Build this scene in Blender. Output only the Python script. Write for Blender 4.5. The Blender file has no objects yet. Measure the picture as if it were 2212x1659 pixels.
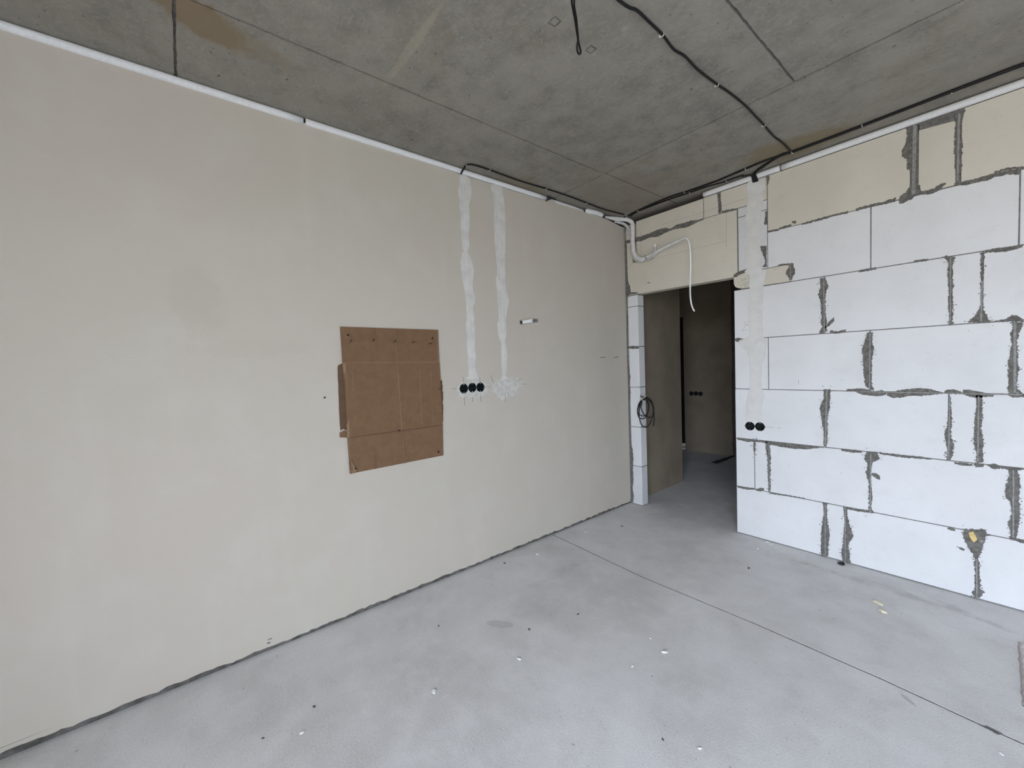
import bpy, bmesh, math, random
from mathutils import Vector, Matrix
from mathutils.geometry import tessellate_polygon
from mathutils import noise as mnoise
R_ = random.Random(7)
S = bpy.context.scene
COL = S.collection

# ------------------------------------------------------------------ camera
W, H, F = 2212.0, 1659.0, 878.6856
YAW, PIT, ROL = -0.8900, -0.0461, -0.0384
CAM = Vector((2.465, -3.5105, 1.462))
fw = Vector((math.sin(YAW)*math.cos(PIT), math.cos(YAW)*math.cos(PIT), math.sin(PIT)))
rt0 = Vector((math.cos(YAW), -math.sin(YAW), 0)); up0 = rt0.cross(fw)
rt = rt0*math.cos(ROL) + up0*math.sin(ROL)
up = -rt0*math.sin(ROL) + up0*math.cos(ROL)
cd = bpy.data.cameras.new('camera'); cam = bpy.data.objects.new('camera', cd); COL.objects.link(cam)
cd.sensor_fit = 'HORIZONTAL'; cd.sensor_width = 36.0; cd.lens = F/W*36.0; cd.clip_start = 0.02
m = Matrix((rt, up, -fw)).transposed().to_4x4(); m.translation = CAM
cam.matrix_world = m
S.camera = cam

# ------------------------------------------------------------------ light and exposure
SKY_COL = (0.77, 0.872, 1.055); GROUND_COL = (.34, .335, .32); SKY_STR = 21.5
EXPOSURE = 0.0
S.view_settings.view_transform = 'Standard'; S.view_settings.look = 'None'
S.view_settings.exposure = EXPOSURE; S.view_settings.gamma = 1.0; S.view_settings.use_curve_mapping = False
wd = bpy.data.worlds.new('overcast_sky'); S.world = wd; wd.use_nodes = True
bg = wd.node_tree.nodes['Background']; bg.inputs[1].default_value = SKY_STR
# overcast sky above the horizon, darker ground and houses below it
_n = wd.node_tree.nodes; _l = wd.node_tree.links
_tc = _n.new('ShaderNodeTexCoord'); _sx = _n.new('ShaderNodeSeparateXYZ'); _l.new(_tc.outputs['Generated'], _sx.inputs[0])
_mr = _n.new('ShaderNodeMapRange'); _mr.inputs[1].default_value = -.02; _mr.inputs[2].default_value = .06; _l.new(_sx.outputs[2], _mr.inputs[0])
_mx = _n.new('ShaderNodeMix'); _mx.data_type = 'RGBA'; _l.new(_mr.outputs[0], _mx.inputs[0])
_mx.inputs[6].default_value = (*GROUND_COL, 1); _mx.inputs[7].default_value = (*SKY_COL, 1); _l.new(_mx.outputs[2], bg.inputs[0])

# room measures (metres): left wall x=0, block wall y=0, floor z=0
HC = 2.86            # ceiling underside
XR = 5.00            # right wall
YF = -5.40           # window wall behind the camera
WT = 2.815           # top of the walls (soft joint above)
WIN = (2.50, 4.85, 0.06, 2.66)   # window opening x0 x1 z0 z1
pl = bpy.data.lights.new('window_portal', 'AREA'); pl.shape = 'RECTANGLE'
pl.size = WIN[1]-WIN[0]; pl.size_y = WIN[3]-WIN[2]; pl.cycles.is_portal = True
po = bpy.data.objects.new('window_portal', pl); COL.objects.link(po)
po.location = ((WIN[0]+WIN[1])/2, YF-0.02, (WIN[2]+WIN[3])/2); po.rotation_euler = (math.radians(90), 0, 0)

# ------------------------------------------------------------------ helpers: points read off the planes of the room
def ray(x, y): return fw + rt*((x-W/2)/F) - up*((y-H/2)/F)
def hit(x, y, ax, v):
    d = ray(x, y); return CAM + d*((v-CAM[ax])/d[ax])
def pB(x, y, d=0.0): p = hit(x, y, 1, -d); return (p.x, p.z)      # block wall, d in front of it
def pL(x, y, d=0.0): p = hit(x, y, 0, d); return (p.y, p.z)       # left wall
def pC(x, y, d=0.0): p = hit(x, y, 2, HC-d); return (p.x, p.y)    # ceiling
def pF(x, y): p = hit(x, y, 2, 0.0); return (p.x, p.y)            # floor
def zoom(ox, oy, s): return lambda x, y: (ox+x*s, oy+y*s)
z1 = zoom(1570, 170, .2905); z2 = zoom(1570, 520, .2905); z3 = zoom(1570, 870, .2905)
z4 = zoom(1300, 380, .18987); z5 = zoom(1320, 580, .18083); z6 = zoom(1320, 820, .18083)
zc = zoom(680, 660, .22604); zd = zoom(960, 340, .18083); ze = zoom(940, 640, .19892)
zf = zoom(900, 1059, .36166); zl = zoom(0, 1000, .39783); zt = zoom(1412, 0, .36166)
zg = zoom(1580, 370, .1387); zh = zoom(1580, 560, .12658); zi = zoom(1590, 740, .12658); za = zoom(1260, 420, .15672)
zj = zoom(1365, 840, .0603)

def P3(plane, u, v, d):
    if plane == 'B': return Vector((u, -d, v))
    if plane == 'L': return Vector((d, u, v))
    if plane == 'C': return Vector((u, v, HC-d))
    if plane == 'H': return Vector((u, 2.70-d, v))
    return Vector((u, v, d))
PX = {'B': pB, 'L': pL, 'C': pC, 'F': lambda x, y, d=0: pF(x, y)}

# ------------------------------------------------------------------ helpers: objects
def obj(name, bm, mat, parent=None, smooth=False):
    bmesh.ops.recalc_face_normals(bm, faces=bm.faces[:])
    me = bpy.data.meshes.new(name); bm.to_mesh(me); bm.free()
    if smooth:
        for p in me.polygons: p.use_smooth = True
    me.materials.append(mat)
    o = bpy.data.objects.new(name, me); COL.objects.link(o)
    if parent: o.parent = parent; o.matrix_parent_inverse = parent.matrix_world.inverted()
    return o
def empty(name, loc=(0, 0, 0)):
    o = bpy.data.objects.new(name, None); COL.objects.link(o); o.location = loc
    o.empty_display_size = .05
    bpy.context.view_layer.update()
    return o
def tag(o, label, cat=None, group=None, kind=None):
    if label: o['label'] = label
    if cat: o['category'] = cat
    if group: o['group'] = group
    if kind: o['kind'] = kind
    return o

def add_box(bm, x0, x1, y0, y1, z0, z1, bev=0.0):
    vs = [bm.verts.new((x, y, z)) for x in (x0, x1) for y in (y0, y1) for z in (z0, z1)]
    fs = [bm.faces.new([vs[i] for i in q]) for q in ((0,1,3,2),(4,6,7,5),(0,4,5,1),(2,3,7,6),(0,2,6,4),(1,5,7,3))]
    if bev > 0:
        es = list({e for f in fs for e in f.edges})
        bmesh.ops.bevel(bm, geom=es, offset=bev, segments=1, affect='EDGES', profile=.5)
def box(name, x0, x1, y0, y1, z0, z1, mat, parent=None, bev=0.0):
    bm = bmesh.new(); add_box(bm, x0, x1, y0, y1, z0, z1, bev); return obj(name, bm, mat, parent)

def add_prism(bm, plane, loops, d0, d1):
    """loops: [outer, hole, hole...] in plane coordinates; extruded from d0 to d1."""
    off = []; a = []; b = []
    for lp in loops:
        off.append(len(a))
        for (u, v) in lp:
            a.append(bm.verts.new(P3(plane, u, v, d0))); b.append(bm.verts.new(P3(plane, u, v, d1)))
    tris = tessellate_polygon([[Vector((u, v, 0)) for (u, v) in lp] for lp in loops])
    for t in tris:
        for s in (a, b):
            try: bm.faces.new([s[i] for i in t])
            except ValueError: pass
    for lp, o in zip(loops, off):
        n = len(lp)
        for i in range(n):
            j = (i+1) % n
            try: bm.faces.new((a[o+i], a[o+j], b[o+j], b[o+i]))
            except ValueError: pass
def prism(name, plane, loops, d0, d1, mat, parent=None):
    bm = bmesh.new(); add_prism(bm, plane, loops, d0, d1); return obj(name, bm, mat, parent)
def circle(u, v, r, n=28): return [(u+r*math.cos(2*math.pi*i/n), v+r*math.sin(2*math.pi*i/n)) for i in range(n)]

def ragged(pts, step, amp, seed, closed=True):
    """resample a polyline and push its points sideways so that the edge frays"""
    rr = random.Random(seed); out = []
    n = len(pts)
    for i in range(n if closed else n-1):
        p, q = pts[i], pts[(i+1) % n]
        L = math.hypot(q[0]-p[0], q[1]-p[1])
        k = max(1, int(L/step)); nx, ny = ((q[1]-p[1])/L, -(q[0]-p[0])/L) if L > 1e-9 else (0, 0)
        for j in range(k):
            t = (j+(rr.uniform(-.3, .3) if j else 0))/k
            a = amp*(rr.uniform(-1, 1)*.6 + mnoise.noise(Vector((i+t*k*.35, seed*3.1, 0)))*.9)
            out.append((p[0]+(q[0]-p[0])*t+nx*a, p[1]+(q[1]-p[1])*t+ny*a))
    if not closed: out.append(pts[-1])
    return out
def vstrip(fn, st): return [fn(xl, y) for y, xl, xr in st] + [fn(xr, y) for y, xl, xr in reversed(st)]
def hstrip(fn, st): return [fn(x, yt) for x, yt, yb in st] + [fn(x, yb) for x, yt, yb in reversed(st)]
def to_plane(plane, pts): return [PX[plane](*p) for p in pts]

def catmull(pts, n=6):
    P = [Vector(p) for p in pts]; out = []
    for i in range(len(P)-1):
        p0 = P[max(i-1, 0)]; p1 = P[i]; p2 = P[i+1]; p3 = P[min(i+2, len(P)-1)]
        for k in range(n):
            t = k/n
            out.append(.5*((2*p1)+(p2-p0)*t+(2*p0-5*p1+4*p2-p3)*t*t+(3*p1-p0-3*p2+p3)*t**3))
    out.append(P[-1]); return out
def add_tube(bm, pts, r, seg=8, caps=True, sub=6):
    path = catmull(pts, sub) if sub > 1 else [Vector(p) for p in pts]
    n = len(path); rad = r if callable(r) else (lambda t: r)
    t0 = (path[1]-path[0]).normalized()
    nrm = t0.orthogonal().normalized(); rings = []
    for i, p in enumerate(path):
        t = (path[min(i+1, n-1)]-path[max(i-1, 0)]).normalized()
        nrm = (nrm - t*nrm.dot(t)).normalized(); b = t.cross(nrm); q = rad(i/(n-1))
        rings.append([bm.verts.new(p+(nrm*math.cos(2*math.pi*k/seg)+b*math.sin(2*math.pi*k/seg))*q) for k in range(seg)])
    for a, b in zip(rings, rings[1:]):
        for k in range(seg): bm.faces.new((a[k], a[(k+1) % seg], b[(k+1) % seg], b[k]))
    if caps:
        bm.faces.new(rings[0][::-1]); bm.faces.new(rings[-1])
def tube(name, pts, r, mat, parent=None, seg=8, sub=6):
    bm = bmesh.new(); add_tube(bm, pts, r, seg, True, sub); return obj(name, bm, mat, parent, smooth=True)

# ------------------------------------------------------------------ materials (procedural)
class NT:
    def __init__(s, name, rough=.9, spec=.3, metal=0.0):
        s.m = bpy.data.materials.new(name); s.m.use_nodes = True
        s.t = s.m.node_tree; s.n = s.t.nodes; s.b = s.n['Principled BSDF']
        s.b.inputs['Roughness'].default_value = rough; s.b.inputs['Metallic'].default_value = metal
        s.b.inputs['Specular IOR Level'].default_value = spec
        s.pos = s.n.new('ShaderNodeNewGeometry').outputs['Position']
    def L(s, a, b): s.t.links.new(a, b)
    def put(s, sock, v):
        if hasattr(v, 'is_linked'): s.L(v, sock)
        elif isinstance(v, (tuple, list)): sock.default_value = (*v, 1) if len(v) == 3 and len(sock.default_value) == 4 else v
        else: sock.default_value = v
    def mapping(s, loc=(0,0,0), rot=(0,0,0), scale=(1,1,1), kind='POINT', vec=None):
        n = s.n.new('ShaderNodeMapping'); n.vector_type = kind
        s.L(vec or s.pos, n.inputs[0]); n.inputs[1].default_value = loc; n.inputs[2].default_value = rot; n.inputs[3].default_value = scale
        return n.outputs[0]
    def noise(s, scale, detail=4, rough=.55, vec=None, dist=0.0):
        n = s.n.new('ShaderNodeTexNoise'); s.L(vec or s.pos, n.inputs['Vector'])
        n.inputs['Scale'].default_value = scale; n.inputs['Detail'].default_value = detail
        n.inputs['Roughness'].default_value = rough; n.inputs['Distortion'].default_value = dist
        return n.outputs['Fac']
    def voro(s, scale, vec=None):
        n = s.n.new('ShaderNodeTexVoronoi'); s.L(vec or s.pos, n.inputs['Vector']); n.inputs['Scale'].default_value = scale
        return n.outputs['Distance'], n.outputs['Color']
    def ramp(s, f, lo, hi, a=0.0, b=1.0):
        n = s.n.new('ShaderNodeMapRange'); n.interpolation_type = 'SMOOTHSTEP'
        s.put(n.inputs[0], f); n.inputs[1].default_value = lo; n.inputs[2].default_value = hi
        n.inputs[3].default_value = a; n.inputs[4].default_value = b
        return n.outputs[0]
    def math(s, op, a, b=0.0):
        n = s.n.new('ShaderNodeMath'); n.operation = op; s.put(n.inputs[0], a); s.put(n.inputs[1], b); return n.outputs[0]
    def mix(s, f, a, b):
        n = s.n.new('ShaderNodeMix'); n.data_type = 'RGBA'; s.put(n.inputs[0], f); s.put(n.inputs[6], a); s.put(n.inputs[7], b)
        return n.outputs[2]
    def blob(s, c, rad, rot=0.0, axis='Z', edge=(.7, 1.15), wob=.5, nscale=6):
        """mask of a stain with its own place and outline"""
        ang = {'Z': (0, 0, rot), 'X': (rot, 0, 0), 'Y': (0, rot, 0)}[axis]
        v = s.mapping(loc=c, rot=ang, scale=rad, kind='TEXTURE')
        n = s.n.new('ShaderNodeVectorMath'); n.operation = 'LENGTH'; s.L(v, n.inputs[0])
        d = s.math('ADD', n.outputs['Value'], s.math('MULTIPLY', s.math('SUBTRACT', s.noise(nscale, 5, .65), .5), wob*2))
        return s.ramp(d, edge[0], edge[1], 1.0, 0.0)
    def bump(s, h, strength=.2, dist=.01, base=None):
        n = s.n.new('ShaderNodeBump'); n.inputs['Strength'].default_value = strength; n.inputs['Distance'].default_value = dist
        s.put(n.inputs['Height'], h)
        if base: s.L(base, n.inputs['Normal'])
        return n.outputs[0]
    def done(s, col, nrm=None):
        s.put(s.b.inputs['Base Color'], col)
        if nrm: s.L(nrm, s.b.inputs['Normal'])
        return s.m

def simple(name, col, var=.12, scale=40, rough=.8, spec=.3, metal=0.0, bump=0.0):
    t = NT(name, rough, spec, metal); n = t.noise(scale, 4)
    a = tuple(c*(1-var) for c in col); b = tuple(min(1, c*(1+var)) for c in col)
    return t.done(t.mix(t.ramp(n, .3, .7), a, b), t.bump(n, bump, .004) if bump else None)

def mat_plaster():
    t = NT('gypsum_plaster', .88, .25)
    big = t.noise(.9, 3, .5); mid = t.noise(3.5, 5, .6); fine = t.noise(160, 3, .6)
    streak = t.noise(1.0, 3, .55, vec=t.mapping(scale=(1, 5, .6)))
    c = t.mix(t.ramp(big, .35, .65), (0.491, 0.452, 0.379), (0.500, 0.448, 0.383))
    c = t.mix(t.math('MULTIPLY', t.ramp(mid, .45, .70), .34), c, (0.541, 0.517, 0.451))
    c = t.mix(t.math('MULTIPLY', t.ramp(streak, .55, .8), .35), c, (0.558, 0.521, 0.451))
    yl, zl_ = pL(430, 650)
    c = t.mix(t.math('MULTIPLY', t.blob((0, yl, zl_), (1, .10, .17), axis='X', wob=.9, nscale=9), .25), c, (0.397, 0.358, 0.280))
    y2, zz2 = pL(600, 760)
    c = t.mix(t.math('MULTIPLY', t.blob((0, y2-.1, zz2+.02), (1, .25, .05), axis='X', wob=.9, nscale=9), .16), c, (0.397, 0.365, 0.295))
    # scar where two coats meet, a slightly wandering line across the wall
    sep = t.n.new('ShaderNodeSeparateXYZ'); t.L(t.pos, sep.inputs[0])
    zw = t.math('ADD', sep.outputs[2], t.math('MULTIPLY', t.math('SUBTRACT', t.noise(2.2, 6, .6), .5), .13))
    step = t.ramp(zw, 1.560, 1.568)
    n1 = t.bump(t.math('ADD', t.math('MULTIPLY', fine, .25), mid), .25, .004)
    n2 = t.bump(step, .5, .0035, n1)
    c = t.mix(t.math('MULTIPLY', t.ramp(zw, 1.545, 1.565), .16), t.mix(.12, c, (0.577, 0.549, 0.479)), c)
    spk = t.ramp(t.noise(90, 2, .5), .73, .77)
    c = t.mix(t.math('MULTIPLY', spk, .15), c, (0.324, 0.287, 0.232))
    return t.done(c, n2)
def mat_block(name, a, b):
    t = NT(name, .92, .2)
    big = t.noise(2.3, 4, .55); pore = t.noise(330, 2, .6)
    c = t.mix(t.ramp(big, .35, .65), a, b)
    c = t.mix(t.math('MULTIPLY', t.ramp(t.noise(7, 6, .7), .50, .72), .30), c, tuple(x*.86 for x in a))
    spk = t.math('MULTIPLY', t.ramp(t.noise(55, 3, .6), .67, .71), .45)
    c = t.mix(spk, c, tuple(x*.55 for x in a))
    sc = t.math('MULTIPLY', t.ramp(t.noise(9, 6, .75, vec=t.mapping(scale=(1, 1, 2.5))), .62, .70), .25)
    c = t.mix(sc, c, tuple(x*.5 for x in a))
    return t.done(c, t.bump(t.math('ADD', pore, t.math('MULTIPLY', t.noise(18, 4), .6)), .22, .003))
def mat_concrete_ceiling():
    t = NT('board_marked_concrete', .8, .3)
    big = t.noise(1.3, 5, .6, dist=.4); mid = t.noise(7, 6, .65); fine = t.noise(60, 4, .65)
    c = t.mix(t.ramp(big, .32, .68), (0.206, 0.191, 0.162), (0.265, 0.246, 0.209))
    c = t.mix(t.math('MULTIPLY', t.ramp(mid, .42, .64), .55), c, (0.303, 0.281, 0.239))
    c = t.mix(t.math('MULTIPLY', t.ramp(mid, .30, .46, 1, 0), .5), c, (0.151, 0.139, 0.118))
    c = t.mix(t.math('MULTIPLY', t.ramp(fine, .50, .66), .45), c, (0.323, 0.301, 0.261))
    fl2 = t.ramp(t.noise(24, 5, .7, vec=t.mapping(rot=(0, 0, .5), scale=(1, 2.4, 1)), dist=.8), .56, .70)
    c = t.mix(t.math('MULTIPLY', fl2, .38), c, (.40, .385, .345))
    yel = t.math('MULTIPLY', t.ramp(t.noise(1.9, 4, .6, vec=t.mapping(loc=(3, 7, 0))), .56, .72), .35)
    c = t.mix(yel, c, (0.248, 0.209, 0.143))
    # pits left by air bubbles, and dark flecks
    for sc, th, k in ((7.0, .085, .85), (19.0, .12, .7), (42.0, .16, .5)):
        d, cc = t.voro(sc, vec=t.mapping(scale=(1, 1.6, 1)))
        sp = t.n.new('ShaderNodeSeparateColor'); t.L(cc, sp.inputs[0])
        on = t.ramp(sp.outputs[0], .60, .64)
        msk = t.math('MULTIPLY', t.math('MULTIPLY', t.ramp(t.math('ADD', d, t.math('MULTIPLY', fine, .10)), th, th+.055, 1, 0), on), k)
        c = t.mix(msk, c, (0.089, 0.080, 0.066))
    x, y = pC(440, 48)
    c = t.mix(t.math('MULTIPLY', t.blob((x, y, HC), (.10, .17, 1), .5, wob=.45, nscale=14), .75), c, (0.206, 0.141, 0.075))
    x, y = pC(520, 90)
    c = t.mix(t.math('MULTIPLY', t.blob((x, y, HC), (.07, .22, 1), .1, wob=.6, nscale=12), .4), c, (0.234, 0.190, 0.121))
    x, y = pC(1700, 322)
    c = t.mix(t.math('MULTIPLY', t.blob((x, y, HC), (.32, .18, 1), .1, wob=.6, nscale=5), .7), c, (0.206, 0.161, 0.091))
    x, y = pC(1120, 405)
    c = t.mix(t.math('MULTIPLY', t.blob((x, y, HC), (.16, .25, 1), .3, wob=.6, nscale=7), .5), c, (0.227, 0.180, 0.109))
    x, y = pC(1330, 410)
    c = t.mix(t.math('MULTIPLY', t.blob((x, y, HC), (.3, .5, 1), .3, wob=.6, nscale=6), .35), c, (0.248, 0.196, 0.161))
    # pale cement run along one slanting line
    (xa, ya), (xb, yb) = pC(845, 165), pC(945, 25)
    c = t.mix(t.math('MULTIPLY', t.blob(((xa+xb)/2, (ya+yb)/2, HC), (math.hypot(xb-xa, yb-ya)*.6, .022, 1), math.atan2(yb-ya, xb-xa), wob=.75, nscale=16), .6), c, (0.344, 0.311, 0.243))
    return t.done(c, t.bump(t.math('ADD', mid, t.math('MULTIPLY', fine, .6)), .35, .006))
def mat_floor():
    t = NT('cement_screed', .72, .35)
    big = t.noise(1.1, 5, .6, dist=.6); mid = t.noise(5, 6, .65); fine = t.noise(130, 4, .7)
    c = t.mix(t.ramp(big, .35, .65), (0.595, 0.580, 0.562), (0.700, 0.687, 0.674))
    c = t.mix(t.math('MULTIPLY', t.ramp(mid, .46, .66), .40), c, (0.785, 0.770, 0.757))
    c = t.mix(t.math('MULTIPLY', t.ramp(mid, .32, .47, 1, 0), .36), c, (0.510, 0.494, 0.471))
    c = t.mix(t.math('MULTIPLY', t.ramp(fine, .52, .66), .45), c, (0.820, 0.820, 0.820))
    c = t.mix(t.math('MULTIPLY', t.ramp(fine, .32, .46, 1, 0), .38), c, (0.471, 0.456, 0.432))
    tw = t.ramp(t.noise(3.2, 7, .75, vec=t.mapping(rot=(0, 0, .6), scale=(.6, 2.2, 1)), dist=1.2), .58, .75)
    c = t.mix(t.math('MULTIPLY', tw, .38), c, (0.523, 0.507, 0.477))
    sc = t.ramp(t.noise(38, 6, .75, vec=t.mapping(rot=(0, 0, -.5), scale=(.5, 3, 1)), dist=.6), .60, .70)
    c = t.mix(t.math('MULTIPLY', sc, .35), c, (.76, .76, .755))
    # swept dust lines beside the block wall, a damp foot mark, spills
    for (ax, ay, bx, by, w, k, col) in ((1700, 1205, 1880, 1262, .035, .55, (0.432, 0.411, 0.369)), (1860, 1250, 2060, 1320, .045, .55, (0.432, 0.417, 0.382)),
                                        (2030, 1300, 2212, 1375, .03, .5, (0.432, 0.417, 0.394)), (1600, 1165, 1760, 1230, .10, .3, (0.523, 0.494, 0.439)),
                                        (1180, 1250, 1260, 1215, .06, .35, (0.471, 0.449, 0.420)), (1080, 1330, 1240, 1290, .16, .3, (0.523, 0.501, 0.471)),
                                        (1250, 1320, 1420, 1270, .2, .28, (0.523, 0.501, 0.477))):
        p, q = pF(ax, ay), pF(bx, by)
        c = t.mix(t.math('MULTIPLY', t.blob(((p[0]+q[0])/2, (p[1]+q[1])/2, 0), (math.hypot(q[0]-p[0], q[1]-p[1])*.6, w, 1), math.atan2(q[1]-p[1], q[0]-p[0]), edge=(.35, 1.2), wob=.8, nscale=9), t.ramp(t.noise(16, 6, .7), .35, .62, 0.15*k, k*1.1)), c, col)
    x, y = pF(1080, 1348)
    c = t.mix(t.math('MULTIPLY', t.blob((x, y, 0), (.035, .085, 1), -.9, wob=.25, nscale=10, edge=(.85, 1.0)), .6), c, (0.471, 0.456, 0.439))
    x, y = pF(1962, 1512)
    c = t.mix(t.math('MULTIPLY', t.blob((x, y, 0), (.012, .035, 1), .9, wob=.3, nscale=20), .7), c, (0.445, 0.437, 0.420))
    for sc, th in ((14.0, .05), (33.0, .07)):
        d, cc = t.voro(sc); sp = t.n.new('ShaderNodeSeparateColor'); t.L(cc, sp.inputs[0])
        msk = t.math('MULTIPLY', t.ramp(d, th, th+.04, 1, 0), t.ramp(sp.outputs[0], .78, .80))
        c = t.mix(t.math('MULTIPLY', msk, .7), c, (0.327, 0.315, 0.299))
    return t.done(c, t.bump(t.math('ADD', t.math('MULTIPLY', mid, .8), t.math('MULTIPLY', fine, .55)), .32, .005))

M_plaster = mat_plaster()
M_white = mat_block('white_aerated_concrete', (.675, .672, .664), (.72, .719, .714))
M_beige = mat_block('beige_aerated_concrete', (.60, .556, .468), (.64, .597, .508))
M_greyb = mat_block('grey_white_aerated_concrete', (.60, .60, .60), (.66, .66, .66))
M_ceil = mat_concrete_ceiling()
M_floor = mat_floor()
M_seam = simple('seam_concrete', (.14, .133, .118), .3, 30)
M_smear = simple('thin_bed_mortar', (.150, .142, .128), .28, 45, .95, .15, bump=.5)
M_joint = simple('mortar_in_joint', (.27, .265, .25), .2, 60, .95, .15, bump=.4)
M_jdark = simple('mortar_in_tight_joint', (.17, .165, .155), .25, 60, .95, .15)
M_fill = simple('gypsum_filler', (.60, .585, .545), .07, 14, .9, .25, bump=.25)
M_thin = simple('thin_skim_of_filler', (.535, .517, .475), .12, 30, .9, .25, bump=.2)
M_fillw = simple('white_wall_filler', (.66, .65, .62), .05, 14, .9, .25, bump=.25)
M_card = simple('brown_cardboard', (.178, .104, .058), .06, 26, .85, .2, bump=.08)
M_cardd = simple('shaded_cardboard_back', (.125, .075, .045), .14, 30, .88, .2)  # torn backing; also the turned-away flap, its shade put into the colour
M_cardl = simple('worn_cardboard_crease', (.245, .158, .095), .10, 50, .85, .2)
M_black = simple('black_cable_sheath', (.006, .006, .0065), .2, 30, .55, .3)
M_cup = simple('black_socket_plastic', (.010, .016, .014), .3, 60, .35, .5)
M_steel = simple('zinc_screw', (.75, .75, .74), .1, 80, .3, .5, metal=.9)
M_galv = simple('gleaming_galvanised_sheet', (.93, .94, .94), .03, 60, .4, .6)  # near-white: window gleam on the hanger arm put into the colour
M_dark = simple('dark_wire_steel', (.05, .047, .043), .3, 60, .5, .5, metal=.5)
M_foam = simple('grey_white_backer_foam', (.70, .70, .70), .05, 90, .95, .2, bump=.3)
M_pvc = simple('white_pipe_tape', (.70, .70, .69), .08, 25, .6, .35, bump=.4)
M_pvcg = simple('grey_pipe_insulation', (.50, .50, .50), .12, 40, .8, .3, bump=.4)
M_hose = simple('white_hose_plastic', (.85, .85, .84), .03, 30, .4, .5)
M_clip = simple('ivory_clip_plastic', (.66, .62, .52), .1, 60, .5, .4)
M_edge = simple('grey_edge_strip', (.115, .108, .098), .4, 22, .95, .15, bump=.6)
M_yfoam = simple('yellow_mounting_foam', (.70, .52, .22), .18, 50, .9, .2, bump=.8)
M_cream = simple('cream_foam_crumb', (.78, .70, .50), .12, 60, .9, .2, bump=.5)
M_crumb = simple('white_plaster_crumb', (.80, .80, .79), .08, 60, .9, .2, bump=.4)
M_dcrumb = simple('dark_mortar_crumb', (.09, .085, .08), .25, 60, .9, .2, bump=.4)
M_rag = simple('pale_pinkish_cloth', (.80, .74, .735), .12, 22, .95, .15, bump=.5)
M_pencil = simple('pencil_graphite', (.26, .25, .235), .15, 90, .8, .3)
M_hall = simple('shaded_hall_plaster', (.250, .206, .152), .10, 3, .9, .2)  # darker copy of the plaster, shade of the unlit hall in its colour
M_halld = simple('dark_hall_surface', (.10, .092, .09), .25, 8, .95, .15, bump=.5)  # dark tone of the hall end and the strip on its floor
M_film = simple('black_door_film', (.012, .013, .017), .4, 9, .18, .6, bump=.9)
M_sill = simple('white_door_threshold', (.72, .70, .62), .08, 20, .6, .4)
M_frame = simple('white_window_frame', (.8, .8, .8), .03, 20, .4, .5)
M_tape = simple('black_sealing_tape', (.035, .035, .037), .2, 30, .7, .3)

# ================================================================== THE SETTING
# ---- floor: two screed fields with a saw cut between them
fl = empty('floor'); tag(fl, None, kind='structure')
cut = [(-2.1, -1.11), (0, -1.125), (.9, -1.176), (1.58, -1.158), (2.1, -1.166), (2.43, -1.188), (XR+.1, -1.21)]
cut = ragged(cut, .05, .0012, 5, closed=False)
prism('screed_field', 'F', [[(-2.1, 3.0)] + [(x, y+.0042) for x, y in cut] + [(XR+.1, 3.0)]], -.06, 0, M_floor, fl)
prism('screed_field', 'F', [[(x, y-.0042) for x, y in cut] + [(XR+.1, YF-.3), (-2.1, YF-.3)]], -.06, 0, M_floor, fl)
prism('saw_cut_dark_fill', 'F', [[(x, y+.0041) for x, y in cut] + [(x, y-.0041) for x, y in reversed(cut)]], -.06, -.0010, M_edge, fl)  # dark strip laid in the cut, its shade put into the colour
box('screed_base', -2.1, XR+.1, YF-.3, 3.0, -.16, -.0601, M_floor, fl)
bm = bmesh.new()
for x, y, L, a, w in ((2140, 1576, .04, .1, .016),):
    px, py = pF(x, y); add_prism(bm, 'F', [ragged([(px-.03, py-.004), (px+.02, py-.012), (px+.03, py+.004), (px-.01, py+.012)], .008, .003, 3)], -.001, .0015)
obj('chipped_spot', bm, M_jdark, fl)

# ---- ceiling: slab above, panel imprints of the formwork with fine seams between them
ce = empty('ceiling', (0, 0, HC)); tag(ce, None, kind='structure')
box('slab', -2.1, XR+.2, YF-.3, 3.0, HC+.008, HC+.20, M_seam, ce)
pans = [(-2.1, .525, YF-.3, -3.45), (-2.1, .525, -3.45, -.975), (-2.1, .535, -.975, 3.0),
        (.525, 1.74, YF-.3, -3.42), (.525, 1.74, -3.42, -.975), (1.74, 2.96, YF-.3, -3.42), (1.74, 2.96, -3.42, -.98),
        (2.96, 4.18, YF-.3, -3.42), (2.96, 4.18, -3.42, -.98), (4.18, XR+.2, YF-.3, -3.42), (4.18, XR+.2, -3.42, -.98), (.535, 2.97, -.975, 3.0), (2.97, XR+.2, -.98, 3.0)]
for i, (x0, x1, y0, y1) in enumerate(pans):
    g = .0056
    prism('ceiling_panel', 'C', [ragged([(x0+g, y0+g), (x1-g, y0+g), (x1-g, y1-g), (x0+g, y1-g)], .022, .0026, 40+i)], -.02, 0, M_ceil, ce)
def sq_mark(cx, cy, r, rot, seed):
    X, Y = pC(cx, cy); o_ = []; i_ = []
    for k in range(4):
        a = rot+math.pi/2*k
        o_.append((X+r*math.cos(a), Y+r*math.sin(a))); i_.append((X+r*.66*math.cos(a), Y+r*.66*math.sin(a)))
    prism('square_cut_mark', 'C', [ragged(o_, .008, .0025, seed), ragged(i_, .008, .0012, seed+1)], -.001, .0008, M_seam, ce)
sq_mark(1198, 47, .030, .80, 1); sq_mark(1276, 107, .028, .75, 4)

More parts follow.
